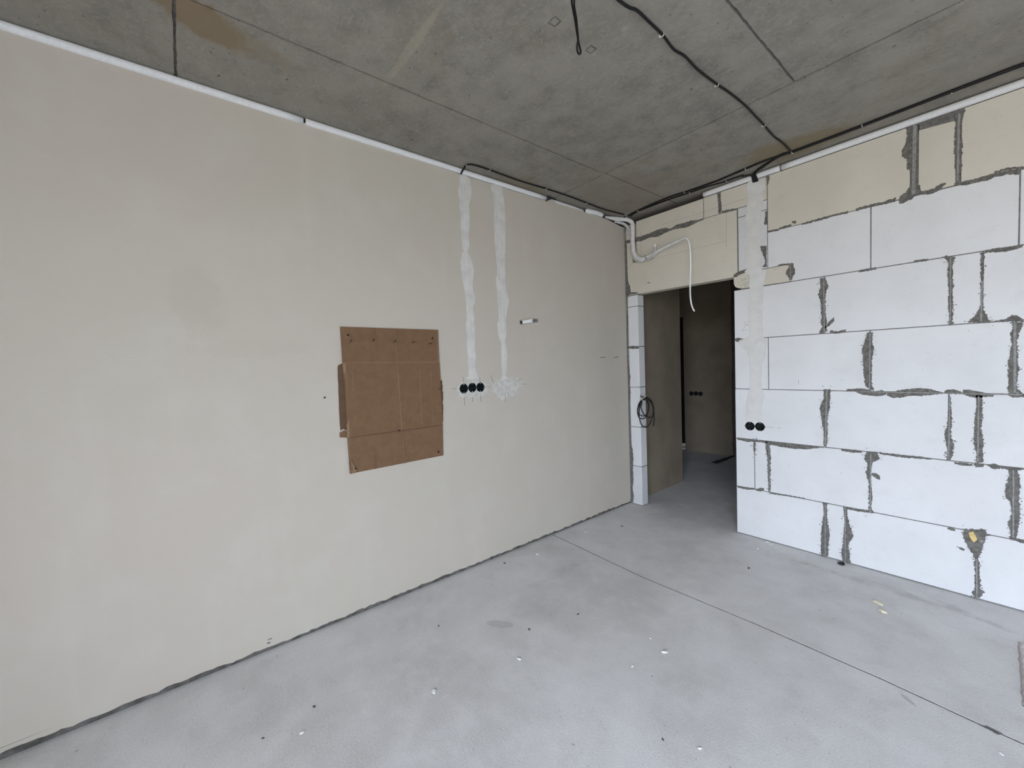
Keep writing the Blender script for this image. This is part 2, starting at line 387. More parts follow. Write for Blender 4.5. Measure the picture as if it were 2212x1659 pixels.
# ---- left wall: plaster with a frayed top edge, three socket holes, and a bare strip above the floor
wl = empty('wall_left'); tag(wl, None, kind='structure')
s3 = [pL(*ze(311, 1002)), pL(*ze(402, 992)), pL(*ze(490, 988))]
top = [(0.0, 2.790), (-.10, 2.800), (-.22, 2.815), (-.30, 2.822), (-.5, 2.823), (-.95, 2.822), (-1.0, 2.845), (-1.04, 2.848), (-1.085, 2.815), (-1.4, 2.815),
       (-1.9, 2.815), (-2.3, 2.824), (-2.7, 2.828), (-3.1, 2.832), (-3.42, 2.838), (-3.7, 2.838), (-4.2, 2.834), (YF, 2.83)]
top = ragged(top, .03, .0028, 9, closed=False)
botl = ragged([(YF, .052), (-4, .052), (-3, .050), (-2, .055), (-1, .052), (0, .048)], .05, .0025, 12, closed=False)
prism('plaster_coat', 'L', [top + botl] + [circle(u, v, .034) for u, v in s3], -.07, 0, M_plaster, wl)
low = ragged([(YF, .030), (-4.0, .028), (-3.2, .020), (-2.6, .026), (-2, .022), (-1.5, .024), (-1, .020), (-.4, .022), (0, .018)], .025, .008, 13, closed=False)
prism('plaster_foot', 'L', [[(0, .056)] + [(YF, .056)] + low], -.07, -.0035, M_plaster, wl)
prism('edge_strip', 'L', [[(YF, 0), (0, 0), (0, .06), (YF, .06)]], -.07, -.010, M_edge, wl)
box('core_or_light_block', -.16, -.0701, YF, .1, 0, 2.79, M_greyb, wl); box('core_or_light_block', -.30, -.1601, YF, -.1001, 0, HC+.004, M_greyb, wl)  # outer box: unseen backing added to stop sky leaking in over the wall
# filled chases
ch1 = to_plane('L', vstrip(zd, [(200,190,235),(260,178,305),(400,165,325),(500,180,315),(560,180,290),(700,192,300),(850,192,295),(950,200,290),(1050,212,295),(1100,215,285),(1120,232,262)]))
prism('filled_chase', 'L', [ragged(ch1, .014, .0035, 21)], -.001, .0022, M_fill, wl)
ch1b = to_plane('L', vstrip(zd, [(1124,228,266),(1150,210,290),(1240,190,325),(1330,200,350),(1430,205,345),(1540,235,335),(1600,240,345)]) )
low1 = to_plane('L', vstrip(ze, [(0,325,430),(60,330,435),(105,338,410),(230,338,420),(330,335,425),(420,345,430),(560,345,430),(650,355,440),(760,355,430),(860,365,460),(890,340,475),(905,325,480)]))
n1 = len(ch1b)//2; n2 = len(low1)//2
prism('filled_chase', 'L', [ragged(ch1b[:n1]+low1[:n2]+low1[n2:]+ch1b[n1:], .014, .0035, 22)], -.001, .0022, M_fill, wl)
c2a = to_plane('L', vstrip(zd, [(318,560,690),(360,555,690),(450,580,695),(560,590,715),(700,592,720),(850,595,730),(1000,600,725),(1150,615,722),(1300,625,722),(1400,630,725),(1450,612,720),(1550,625,735),(1600,630,735)]))
c2b = to_plane('L', vstrip(ze, [(0,675,790),(60,678,795),(100,685,790),(200,690,770),(260,690,768),(300,672,768),(360,680,770),(420,690,770),(470,700,760),(490,715,755),(600,718,785),(750,722,775),(860,728,768),(900,720,790)]))
n1 = len(c2a)//2; n2 = len(c2b)//2
prism('filled_chase', 'L', [ragged(c2a[:n1]+c2b+c2a[n1:], .014, .0032, 23)], -.001, .0022, M_fill, wl)
for pts in ([zd(220, 330), zd(232, 600), zd(243, 900), zd(250, 1110), zd(263, 1240), zd(275, 1500), ze(345, 60), ze(365, 300), ze(385, 650), ze(398, 900)],
            [zd(630, 350), zd(645, 700), zd(655, 1000), zd(668, 1300), zd(680, 1560), ze(728, 60), ze(735, 300), ze(742, 650), ze(748, 880)]):
    bm = bmesh.new(); pp = [PX['L'](*p) for p in pts]
    add_prism(bm, 'L', [ragged([(u-.0022, v) for u, v in pp]+[(u+.0022, v) for u, v in reversed(pp)], .03, .0008, 31)], .0015, .0034)
    obj('trowel_line', bm, M_fillw, wl)
# filler halo round the three sockets and the splash where a fourth was closed
cu, cv = s3[1]
halo = [(cu+.002+.135*math.copysign(abs(math.cos(a))**.7, math.cos(a)), cv-.012+.060*math.copysign(abs(math.sin(a))**.8, math.sin(a))) for a in [2*math.pi*i/26 for i in range(26)]]
prism('socket_filler', 'L', [ragged(halo, .010, .004, 33)] + [circle(u, v, .0345) for u, v in s3], -.001, .0012, M_thin, wl)
bu, bv = pL(*ze(785, 985)); rr = random.Random(5); sp = []
for i in range(72):
    a = 2*math.pi*i/72; r = (.150 if i % 2 else .118)*rr.uniform(.82, 1.18)
    sp.append((bu+r*math.cos(a)*1.05, bv+r*.60*math.sin(a)))
prism('filler_splash', 'L', [sp], -.001, .0014, M_thin, wl)
tail = to_plane('L', [ze(650, 1020), ze(760, 1040), ze(765, 1160), ze(745, 1155), ze(690, 1100), ze(655, 1070)])
prism('filler_splash', 'L', [ragged(tail, .01, .004, 35)], -.001, .0010, M_thin, wl)
def strokes(plane, segs, w, mat, parent, name='pencil_line', d=.0004):
    bm = bmesh.new()
    for s in segs:
        pp = [PX[plane](*p) for p in s]
        for (u0, v0), (u1, v1) in zip(pp, pp[1:]):
            L = math.hypot(u1-u0, v1-v0) or 1e-6; nx, ny = -(v1-v0)/L*w/2, (u1-u0)/L*w/2
            add_prism(bm, plane, [[(u0+nx, v0+ny), (u1+nx, v1+ny), (u1-nx, v1-ny), (u0-nx, v0-ny)]], -.0005, d)
    return obj(name, bm, mat, parent)
strokes('L', [[ze(305, 880), ze(308, 945)], [ze(315, 1090), ze(320, 1185)], [ze(405, 1100), ze(406, 1145)], [ze(483, 880), ze(487, 935)], [ze(493, 1050), ze(496, 1150)],
              [ze(180, 1007), ze(240, 1003)], [ze(545, 982), ze(610, 980)], [ze(930, 952), ze(995, 955)], [ze(600, 860), ze(632, 940)], [ze(757, 1050), ze(762, 1155)], [ze(888, 932), ze(928, 890)]], .0026, M_pencil, wl, d=.0026)
# tool scars on the plaster
strokes('L', [[zl(1455, 960), zl(1478, 952)], [zl(1450, 980), zl(1468, 975)]], .004, M_edge, wl, 'scratch')

# ---- block wall with the door opening
wb = empty('wall_back'); tag(wb, None, kind='structure')
TH = .10; G = .0026
def block(x0, x1, zz0, zz1, mat=None, g=G, bev=.0022):
    return box('block', x0+g, x1-g, 0, TH, zz0+g, zz1-g, mat or M_white, wb, bev)
ZR = [0.0, .394, .796, 1.199, 1.600, 1.997, 2.394, WT]
X0 = 1.030
rows = {0: [X0, 1.628, 1.743, 2.345, 2.947, 3.55, XR], 1: [X0, 1.170, 1.273, 1.875, 2.474, 3.076, XR], 2: [X0, 1.632, 2.227, 2.343, 2.945, 3.545, XR],
        3: [X0, 1.275, 1.871, 2.471, 3.073, XR], 4: [X0, 1.628, 2.228, 2.351, 2.95, 3.55, XR]}
for xs in rows.values():                 # carry the bond on to the right-hand wall
    xs.pop()
    while xs[-1] + .62 < XR: xs.append(round(xs[-1]+.602, 3))
    xs.append(XR)
s2 = [pB(*zi(238, 1425)), pB(*zi(408, 1435))]
for r, xs in rows.items():
    for i, (a, b) in enumerate(zip(xs, xs[1:])):
        if r == 2 and i == 0:
            prism('block', 'B', [[(a+G, ZR[2]+G), (b-G, ZR[2]+G), (b-G, ZR[3]-G), (a+G, ZR[3]-G)]] + [circle(u, v, .0345) for u, v in s2], -TH, 0, M_white, wb)
        else:
            block(a, b, ZR[r]+(.004 if r == 0 else 0), ZR[r+1], None)
# row 6 with the notched block and the bearing piece of the lintel
prism('block', 'B', [[(1.427+G, 1.997+G), (1.874-G, 1.997+G), (1.874-G, 2.394-G), (1.278+G, 2.394-G), (1.278+G, 2.125+G), (1.427+G, 2.125+G)]], -TH, 0, M_white, wb)
block(1.874, 2.476, 1.997, 2.394); block(2.476, 3.078, 1.997, 2.394); [block(a, min(a+.602, XR), 1.997, 2.394) for a in (3.078, 3.68, 4.282, 4.884)]
bp = [(X0+.003, 2.115), (X0+.001, 2.085), (X0+.002, 2.045), (X0+.012, 2.025), (X0+.030, 2.012), (X0+.07, 2.003), (1.427-G, 1.997+G), (1.427-G, 2.125-G), (1.278, 2.125-G), (X0+.06, 2.125-G)]
prism('block', 'B', [bp], -TH, 0, M_beige, wb)
# top row
block(1.278, 2.058, 2.394, WT, M_beige); 
prism('block', 'B', [[(2.093, 2.400), (2.243, 2.398), (2.243, 2.758), (2.093, 2.772)]], -TH, 0, M_beige, wb)
block(2.262, 2.90, 2.394, WT, M_beige); block(2.90, 3.50, 2.394, WT, M_beige); [block(a, min(a+.602, XR), 2.394, WT, M_beige) for a in (3.50, 4.102, 4.704)]
# over the door: lintel with the pipe groove, three cut blocks on top, two infill pieces
LB, LT = 2.112, 2.639
prism('lintel_block', 'B', [[(.028, LB), (1.060, LB-.008), (1.060, LT-G), (.140, LT-G), (.140, 2.44), (.135, 2.42), (.095, 2.42), (.088, 2.44), (.088, LT-G), (.028, LT-G)]], -TH, 0, M_beige, wb)
block(.020, .086, LT, 2.800, M_beige); block(.134, .795, LT, 2.812, M_beige); block(.795, .926, LT, WT, M_beige); block(.934, 1.278, LT, WT, M_beige)
zj1 = 2.566
block(1.066, 1.278, zj1, LT, M_greyb); block(1.066, 1.278, 2.125, zj1, M_greyb)
box('groove_back', .084, .144, .055, TH, 2.30, 2.81, M_beige, wb)
# jamb pier between the left wall and the opening
for a, b in zip([0, .397, .795, 1.196, 1.599, 1.997], [.397, .795, 1.196, 1.599, 1.997, LB-.006]):
    block(.020, .139, a+(.003 if a == 0 else 0), b, M_greyb if b > .39 and b < .4 else M_white, bev=.003)
# mortar in the joints
bm = bmesh.new()
def hb(x0, x1, zc_): add_box(bm, x0, x1, .0035, TH-.003, zc_-G-.0005, zc_+G+.0005)
def vb(xc, a, b, w=G): add_box(bm, xc-w-.0005, xc+w+.0005, .0030, TH-.003, a, b)
for z in ZR[1:5]: hb(X0+.004, XR, z)
hb(1.427, XR, 1.997); hb(X0+.05, 1.43, 2.000); hb(1.278, XR, 2.394); hb(1.05, 1.43, 2.125)
for r, xs in rows.items():
    for x in xs[1:-1]: vb(x, ZR[r], ZR[r+1])
vb(1.427, 1.997, 2.125); vb(1.278, 2.125, WT); vb(1.874, 1.997, 2.394); vb(2.476, 1.997, 2.394); vb(3.078, 1.997, 2.394)
vb(2.0755, 2.394, WT, .0175); vb(2.2525, 2.394, WT, .0095); vb(2.90, 2.394, WT); vb(3.5, 2.394, WT)
add_box(bm, 2.09, 2.246, .003, TH-.003, 2.757, WT)
hb(.03, 1.278, LT); vb(.795, LT, WT); vb(.930, LT, WT, .004); vb(1.063, 2.125, LT, .003); hb(1.066, 1.278, zj1)
for z in (.397, .795, 1.196, 1.599, 1.997): add_box(bm, .033, .136, .003, TH-.003, z-G-.0005, z+G+.0005)
add_box(bm, .03, .139, .004, TH-.003, LB-.009, LB)
obj('joint_mortar', bm, M_jdark, wb)
box('corner_mortar', .001, .0255, .0045, TH-.003, 0, 2.80, M_joint, wb)
# mortar squeezed out and smeared over the faces
SV = [ # (zoom, stations (y, x left, x right), joint x at top and bottom or None)
 (z1, [(335,1360,1410),(370,1335,1425),(420,1340,1428),(480,1330,1422),(540,1300,1420),(580,1302,1418),(600,1340,1415),(670,1335,1412),(685,1365,1410),(760,1365,1412),(800,1360,1440),(845,1330,1445),(870,1290,1400),(895,1285,1380),(930,1280,1300)], (1400,345,1388,860,.016)),
 (z1, [(205,1720,1775),(260,1700,1770),(330,1698,1745),(440,1693,1750),(550,1690,1755),(590,1697,1740),(640,1690,1752),(690,1705,1740),(760,1705,1728)], (1728,260,1716,760,.010)),
 (z1, [(710,295,310),(735,294,317),(765,296,314),(790,297,305)], None),
 (z1, [(985,288,300),(1050,283,301),(1085,276,300)], None),
 (z1, [(1245,250,295),(1270,255,297),(1290,262,296),(1335,282,296),(1380,285,300),(1400,262,302)], None),
 (z1, [(1372,455,495),(1400,465,500),(1425,450,508),(1450,440,506),(1475,455,490),(1500,466,480)], (474,1372,476,1505,.005)),
 (z2, [(275,692,735),(320,690,750),(340,695,760),(360,690,745),(400,680,735),(440,692,735),(480,700,735),(500,697,735),(540,700,735),(570,705,737),(600,697,745),(640,712,740),(670,690,750),(690,685,725)], (722,275,726,690,.006)),
 (z2, [(118,1600,1700),(140,1635,1690),(180,1645,1680),(250,1642,1682),(330,1648,1684),(400,1650,1680),(480,1645,1683),(540,1655,1680),(600,1652,1680),(622,1650,1685)], (1664,120,1662,620,.005)),
 (z2, [(90,1890,1915),(200,1890,1910),(300,1888,1908),(400,1890,1905),(480,1888,1903),(520,1870,1912),(560,1840,1940),(590,1810,1950),(607,1785,1960)], (1899,300,1890,600,.007)),
 (z2, [(680,1045,1090),(730,1030,1082),(770,1020,1085),(800,1008,1095),(830,1005,1093),(850,1015,1085),(900,1012,1080),(1000,1018,1078),(1080,1030,1078),(1110,1060,1095)], (1066,690,1062,1110,.006)),
 (z2, [(605,2120,2200),(650,2125,2195),(690,2110,2170),(770,2118,2160),(830,2105,2165),(900,2092,2165),(940,2090,2178),(1000,2090,2165),(1060,2098,2160),(1100,2085,2160),(1130,2100,2200)], (2142,610,2142,1130,.010)),
 (z2, [(1105,720,770),(1180,722,770),(1200,705,765),(1240,692,768),(1300,700,752),(1370,712,748),(1420,720,752),(1480,722,748),(1530,722,742)], (745,1110,733,1520,.008)),
 (z2, [(1155,1650,1662),(1240,1650,1668),(1340,1642,1675),(1380,1640,1672),(1410,1625,1665),(1460,1622,1670),(1510,1630,1688),(1560,1638,1685),(1600,1635,1680),(1630,1635,1660)], (1659,1160,1648,1630,.006)),
 (z2, [(1150,1850,1900),(1220,1855,1905),(1300,1845,1900),(1400,1838,1890),(1450,1840,1900),(1500,1832,1908),(1560,1850,1905),(1600,1855,1910),(1650,1850,1910)], (1874,1155,1866,1640,.006)),
 (z3, [(290,200,212),(330,198,213),(380,202,212)], None),
 (z3, [(290,290,320),(340,290,322),(400,300,325),(500,305,325),(600,308,324),(660,310,325)], (313,290,318,660,.004)),
 (z3, [(365,1040,1120),(390,1025,1130),(420,1020,1140),(440,1038,1090),(455,1050,1078),(500,1040,1075),(520,1035,1072),(600,1055,1075),(700,1055,1085),(780,1055,1075),(820,1050,1095)], (1072,380,1066,820,.006)),
 (z3, [(495,2095,2165),(560,2095,2175),(620,2075,2178),(690,2070,2175),(740,2110,2175),(800,2115,2178),(860,2108,2185),(900,2088,2175),(960,2110,2165),(1010,2100,2155)], (2131,500,2130,1005,.006)),
 (z3, [(745,715,745),(820,722,745),(900,708,752),(960,702,765),(1040,700,758),(1100,700,755),(1140,700,755)], (731,750,733,1140,.005)),
 (z3, [(775,868,890),(860,872,900),(900,875,912),(940,872,925),(1000,865,942),(1040,862,910),(1080,858,905),(1110,850,915),(1150,858,915),(1190,862,920)], (880,775,882,1188,.005)),
 (z3, [(940,1765,1930),(980,1755,1928),(1030,1770,1920),(1080,1800,1900),(1130,1830,1885),(1160,1840,1870),(1200,1838,1880),(1260,1845,1880),(1330,1842,1888),(1380,1845,1885),(1410,1822,1918),(1450,1840,1875)], (1858,1160,1860,1450,.005)),
 (z4, [(165,1325,1345),(210,1312,1345),(290,1322,1355),(350,1328,1365),(400,1325,1362),(425,1330,1350)], None),
 (z4, [(560,243,266),(590,243,270),(620,240,266),(660,243,258),(740,248,266),(800,258,285),(900,262,285),(1000,265,290),(1100,268,292),(1200,266,300),(1260,268,322),(1330,270,332)], (258,560,272,1330,.006)),
 (z5, [(300,170,232),(325,170,205),(380,170,186),(460,172,184),(530,172,192),(600,172,202),(700,172,200),(790,175,195),(930,178,196),(1100,182,202),(1300,186,232),(1340,186,222),(1450,190,225),(1600,192,222)], (182,330,194,1600,.006)),
 (z6, [(0,190,230),(60,192,222),(150,194,235),(300,194,220),(450,198,225),(600,206,230),(750,210,240),(860,212,262),(950,214,268),(1050,216,262),(1200,220,268),(1300,222,258),(1380,224,272),(1460,222,265)], (202,0,224,1450,.006)),
]
SH = [
 (z1, [(1410,325,350),(1500,300,345),(1560,290,335),(1650,255,295),(1715,222,268)]),
 (z1, [(1440,838,860),(1500,830,862),(1540,818,850),(1600,795,820)]), (z1, [(1555,802,815),(1600,780,805),(1625,772,788)]),
 (z1, [(1690,780,800),(1780,760,790),(1850,745,775),(1940,720,755),(1980,705,735),(2090,680,712),(2170,665,715),(2185,668,690)]),
 (z1, [(1990,692,706),(2060,668,688),(2120,660,672),(2210,652,668)]), (z1, [(960,965,985),(1070,935,955),(1170,915,935),(1255,882,915)]),
 (z1, [(485,1063,1074),(505,1055,1079),(518,1060,1072)]), (z1, [(390,1108,1124),(450,1090,1106),(480,1083,1094)]), (z1, [(305,1132,1145),(390,1114,1130)]),
 (z1, [(560,1075,1088),(700,1035,1052),(800,1008,1022),(900,985,1000)]), (z1, [(380,1385,1396),(415,1377,1392),(455,1372,1384)]),
 (z2, [(1990,597,606),(2080,580,602),(2120,550,600),(2160,558,600),(2205,588,608)]), (z2, [(770,665,685),(820,675,692),(885,658,678)]),
 (z2, [(980,220,235),(1060,205,226),(1110,199,214)]), (z2, [(1390,148,164),(1450,138,152),(1500,134,146)]), (z2, [(1920,75,90),(2000,55,86),(2100,50,76),(2200,28,48)]),
 (z2, [(890,1105,1120),(940,1100,1114),(1000,1097,1142),(1060,1110,1152),(1100,1120,1155),(1150,1108,1155),(1190,1122,1142)]),
 (z2, [(1190,1125,1150),(1240,1122,1170),(1290,1110,1168),(1380,1100,1150),(1430,1098,1157),(1500,1100,1150),(1600,1125,1140)]),
 (z2, [(1620,1115,1130),(1680,1105,1140),(1740,1120,1140)]), (z2, [(1755,1108,1140),(1800,1110,1160),(1860,1120,1165),(1920,1130,1165),(1985,1148,1160)]),
 (z2, [(2090,1138,1150),(2130,1130,1166),(2210,1136,1162)]),
 (z3, [(78,262,272),(150,270,290),(230,278,292),(305,285,300)]), (z3, [(318,288,312),(400,295,328),(500,305,342),(600,318,347),(720,325,332)]), (z3, [(850,345,358),(930,350,369),(1005,358,372)]),
 (z3, [(1140,370,382),(1300,385,406),(1520,412,424)]), (z3, [(1690,440,450),(1740,448,466),(1830,455,471)]), (z3, [(1845,455,480),(1910,455,476)]),
 (z3, [(1940,460,470),(1990,452,496),(2030,470,490)]), (z3, [(2040,472,490),(2140,482,502),(2210,486,498)]),
 (z3, [(80,619,629),(150,628,646),(210,635,646)]), (z3, [(215,642,652),(250,632,660),(275,636,652)]), (z3, [(320,667,676),(440,684,694),(580,708,716)]), (z3, [(890,775,790),(980,790,808),(1065,800,816)]),
 (z3, [(1640,928,938),(1665,925,950),(1700,942,952)]), (z3, [(1850,962,978),(1960,978,990)]), (z3, [(2110,1003,1020),(2212,1018,1046)]),
 (z3, [(1710,1064,1070),(1740,1074,1092),(1770,1088,1097)]), (z3, [(1080,518,540),(1115,524,566),(1138,545,572)]),
 (z4, [(268,742,770),(322,722,762)]), (z4, [(388,702,748),(450,685,742),(550,650,700),(640,610,692),(720,590,650),(780,602,622),(850,555,602),(950,530,590),(1020,508,562),(1100,500,522),(1155,484,498)]),
 (z4, [(1365,402,427),(1420,385,415),(1540,368,386)]), (z4, [(1500,1125,1142),(1560,1090,1128),(1650,1055,1092)]), (z4, [(268,1330,1352),(330,1325,1350),(410,1322,1340)]),
 (z5, [(190,935,950),(260,925,962),(335,930,955)]), (z5, [(1480,838,860),(1520,828,878),(1590,842,854)]), (z2, [(730,640,655),(765,595,632),(798,570,598)]),
]
for i, (fn, st, jt) in enumerate(SV):
    prism('mortar_smear', 'B', [ragged(to_plane('B', vstrip(fn, st)), .0042, .0046, 100+i)], -.001, .0016+.0004*(i % 3), M_smear, wb)
    if jt:
        x0, y0, x1, y1, w = jt
        a, b = pB(*fn(x0, y0)), pB(*fn(x1, y1))
        line = [(a[0]-w/2, a[1]), (a[0]+w/2, a[1]), (b[0]+w/2, b[1]), (b[0]-w/2, b[1])]
        prism('joint_ridge', 'B', [ragged(line, .02, .0012, 300+i)], -.001, .0032, M_joint, wb)
for i, (fn, st) in enumerate(SH):
    prism('mortar_smear', 'B', [ragged(to_plane('B', hstrip(fn, st)), .0045, .0038, 200+i)], -.001, .0016+.0004*(i % 3), M_smear, wb)
a, b = pB(*z2(1000, 1122)), pB(*z2(2200, 1145))
prism('joint_ridge', 'B', [ragged([(a[0], a[1]-.003), (b[0], b[1]-.003), (b[0], b[1]+.003), (a[0], a[1]+.003)], .02, .0012, 390)], -.001, .0032, M_joint, wb)
# fine crumbs of mortar flicked beside the joints
bm = bmesh.new(); rr = random.Random(11)
for fn, st, jt in SV[6:21]:
    for k in range(26):
        y, xl, xr = rr.choice(st); s = rr.choice((-1, 1))
        u, v = pB(*fn((xl if s < 0 else xr)+s*abs(rr.gauss(0, 9)), y+rr.uniform(-28, 28)))
        q = rr.uniform(.0012, .0036)
        if v > .01 and u > 1.05: add_prism(bm, 'B', [[(u-q*1.6, v-q*.3), (u, v-q*.8), (u+q*1.5, v), (u+q*.2, v+q)]], -.0005, .0009)
o = obj('mortar_crumbs', bm, M_smear, wb); o['kind'] = 'stuff'
# yellow mounting foam in the wide joint
prism('foam_plug', 'B', [ragged(to_plane('B', [z3(1795,962), z3(1830,955), z3(1848,985), z3(1863,1010), z3(1843,1036), z3(1822,1020)]), .006, .003, 61)], -.001, .010, M_yfoam, wb)
prism('plaster_dab', 'B', [ragged(to_plane('B', [z3(1868,1022), z3(1900,1018), z3(1918,1032), z3(1890,1045)]), .006, .002, 62)], -.001, .003, M_joint, wb)
# the filled cable chase from the ceiling to the two sockets
A_ = [zg(x, y) for x, y in ((320,115),(280,130),(250,200),(245,300),(260,360),(262,450),(255,500),(238,560),(228,640),(228,700),(220,780),(232,860),(240,950),(250,1050),(250,1130),(215,1180),(195,1240),(205,1340),(235,1420),(245,1480),(235,1530),(205,1570))]
A_ += [zh(x, y) for x, y in ((240,230),(305,260),(315,330),(310,450),(315,560),(310,700),(290,850),(300,1000),(310,1150),(310,1300),(240,1350),(125,1395),(135,1450),(180,1490),(230,1550),(290,1620))]
A_ += [zi(x, y) for x, y in ((205,165),(235,230),(245,330),(240,480),(245,640),(235,780),(215,900),(200,980),(170,1060),(165,1150),(185,1240),(180,1335))]
B_ = [zi(x, y) for x, y in ((440,1335),(445,1240),(440,1150),(445,1060),(465,980),(480,900),(440,780),(430,640),(440,480),(450,330),(500,230),(510,150))]
B_ += [zh(x, y) for x, y in ((600,1540),(612,1470),(600,1400),(560,1350),(545,1300),(530,1150),(525,1000),(530,850),(545,700),(550,560),(550,450),(580,330),(590,230))]
B_ += [zg(x, y) for x, y in ((545,1540),(480,1530),(450,1480),(480,1420),(470,1340),(455,1240),(450,1180),(470,1130),(440,1050),(445,950),(450,860),(450,780),(455,700),(460,640),(470,560),(490,500),(500,450),(490,360),(505,300),(530,250),(525,200),(520,130),(420,115))]
prism('filled_chase', 'B', [ragged(to_plane('B', A_+B_), .014, .0030, 70)], -.001, .0042, M_fillw, wb)
# pencil notes
GL = {'1': [[(.2,.7),(.5,1),(.5,0)]], '2': [[(.1,.8),(.4,1),(.75,.8),(.1,0),(.8,0)]], '3': [[(.1,1),(.7,1),(.35,.6),(.75,.35),(.4,0),(.1,.15)]], '7': [[(.1,1),(.8,1),(.35,0)], [(.3,.5),(.75,.5)]],
      '5': [[(.75,1),(.2,1),(.2,.55),(.6,.6),(.7,.25),(.4,0),(.1,.1)]], '0': [[(.45,1),(.1,.6),(.2,.1),(.5,0),(.8,.4),(.7,.9),(.45,1)]], 'x': [[(.15,.2),(.75,.75)], [(.15,.75),(.75,.2)]], ',': [[(.4,.1),(.25,-.25)]]}
def write(fn, txt, x, y, h, slope, adv):
    segs = []
    for k, ch in enumerate(txt):
        for s in GL.get(ch, []): segs.append([fn(x+k*adv+px*h*.7, y+(k*adv)*slope-py*h) for px, py in s])
    return segs
notes = write(zh, '1,3x0,2', 112, 420, 40, -.62, 27) + write(zh, '17x05', 145, 478, 36, -.55, 31) + write(zh, '22', 222, 478, 34, -.5, 28) + write(zh, '152', 702, 192, 38, -.2, 36)
notes += [[zh(305,1055), zh(240,1065), zh(213,1090), zh(250,1122), zh(310,1135)], [zh(290,1085), zh(245,1125), zh(180,1222), zh(270,1195)]]
strokes('B', notes, .0016, M_pencil, wb, 'pencil_note')
strokes('B', [[z4(680,555), z4(1150,413), z4(1660,247)], [z4(330,1005), z4(880,870), z4(1420,740)], [z4(1415,335), z4(1416,820)], [z4(446,630), z4(447,920)]], .0016, M_pencil, wb, d=.0005)
strokes('B', [[zi(520,1440), zi(640,1450)], [zi(700,1453), zi(768,1457)], [z2(532,1035), z2(534,1065)]], .0022, M_pencil, wb, d=.0005)

# ---- other walls of the room (behind and beside the camera)
box('wall_right', XR, XR+.12, YF, 2.9, 0, HC+.004, M_white)['kind'] = 'structure'
wf = empty('wall_front', (0, YF, 0)); tag(wf, None, kind='structure')
box('wall_panel', -.16, WIN[0], YF-.25, YF, 0, HC+.004, M_plaster, wf); box('wall_panel', WIN[1], XR+.12, YF-.25, YF, 0, HC+.004, M_plaster, wf)
box('wall_panel', WIN[0], WIN[1], YF-.25, YF, 0, WIN[2], M_plaster, wf); box('wall_panel', WIN[0], WIN[1], YF-.25, YF, WIN[3], HC+.004, M_plaster, wf)
w1 = empty('window_1', (WIN[0], YF, WIN[2])); tag(w1, None, kind='structure')
for x in (WIN[0], WIN[0]+.9, WIN[0]+1.85, WIN[1]-.06): box('window_frame', x, x+.06, YF-.18, YF-.11, WIN[2], WIN[3], M_frame, w1)
for z in (WIN[2], WIN[3]-.06): box('window_frame', WIN[0]+.06, WIN[1]-.06, YF-.17, YF-.12, z, z+.06, M_frame, w1)

# ---- the hallway behind the opening
HY = 2.70
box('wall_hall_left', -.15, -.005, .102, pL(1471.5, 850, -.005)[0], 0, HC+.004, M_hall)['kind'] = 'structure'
hs = []
for x, y in ((1493.7, 850), (1503.4, 850), (1513.3, 850.7)):
    p = hit(x, y, 1, HY); hs.append((p.x, p.z))
hf = empty('wall_hall_far', (-.5, HY, 0)); tag(hf, None, kind='structure')
fedge = ragged([(-.115, HC-.01), (-.118, 2.2), (-.112, 1.5), (-.120, .8), (-.115, 0)], .06, .006, 81, closed=False)
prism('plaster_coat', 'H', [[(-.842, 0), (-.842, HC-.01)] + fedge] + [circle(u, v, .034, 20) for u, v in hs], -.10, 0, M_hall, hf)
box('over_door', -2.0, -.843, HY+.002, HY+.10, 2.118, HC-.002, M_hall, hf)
box('core_or_light_block', -2.1, XR, HY+.135, HY+.22, 0, HC+.004, M_halld, hf)  # unseen backing added to block sky light round the door
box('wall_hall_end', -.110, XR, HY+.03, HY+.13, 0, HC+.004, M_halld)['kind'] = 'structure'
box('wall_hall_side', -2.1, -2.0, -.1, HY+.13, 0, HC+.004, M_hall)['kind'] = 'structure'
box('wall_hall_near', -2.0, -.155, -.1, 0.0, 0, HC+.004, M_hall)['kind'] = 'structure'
d1 = empty('door_1', (-1.3, HY+.03, 0)); tag(d1, 'dark door wrapped in shiny black film at the end of the hallway', kind='structure')
bm = bmesh.new(); nx_, nz_ = 18, 40; g_ = []
for i in range(nx_+1):
    g_.append([bm.verts.new((-1.75+.905*i/nx_, HY+.02+.012*mnoise.noise(Vector((i*.9, j*.35+i*.5, 2))), .10+2.02*j/nz_)) for j in range(nz_+1)])
for i in range(nx_):
    for j in range(nz_): bm.faces.new((g_[i][j], g_[i+1][j], g_[i+1][j+1], g_[i][j+1]))
obj('door_film', bm, M_film, d1, smooth=True)
box('door_leaf', -1.75, -.845, HY+.045, HY+.09, .10, 2.12, M_film, d1)
box('threshold', -1.75, -.845, HY+.012, HY+.09, .045, .098, M_sill, d1, .004); box('threshold', -1.75, -.845, HY+.005, HY+.09, 0, .030, M_sill, d1, .004)
p, q = pF(1545, 1002), pF(1584, 986)
prism('hall_floor_strip', 'F', [ragged([(p[0]-.05, p[1]), (p[0]+.03, p[1]-.02), (q[0]+.03, q[1]-.03), (q[0]-.01, q[1]-.01)], .03, .012, 83)], -.001, .016, M_halld, fl)  # raised dark strip on the hall floor

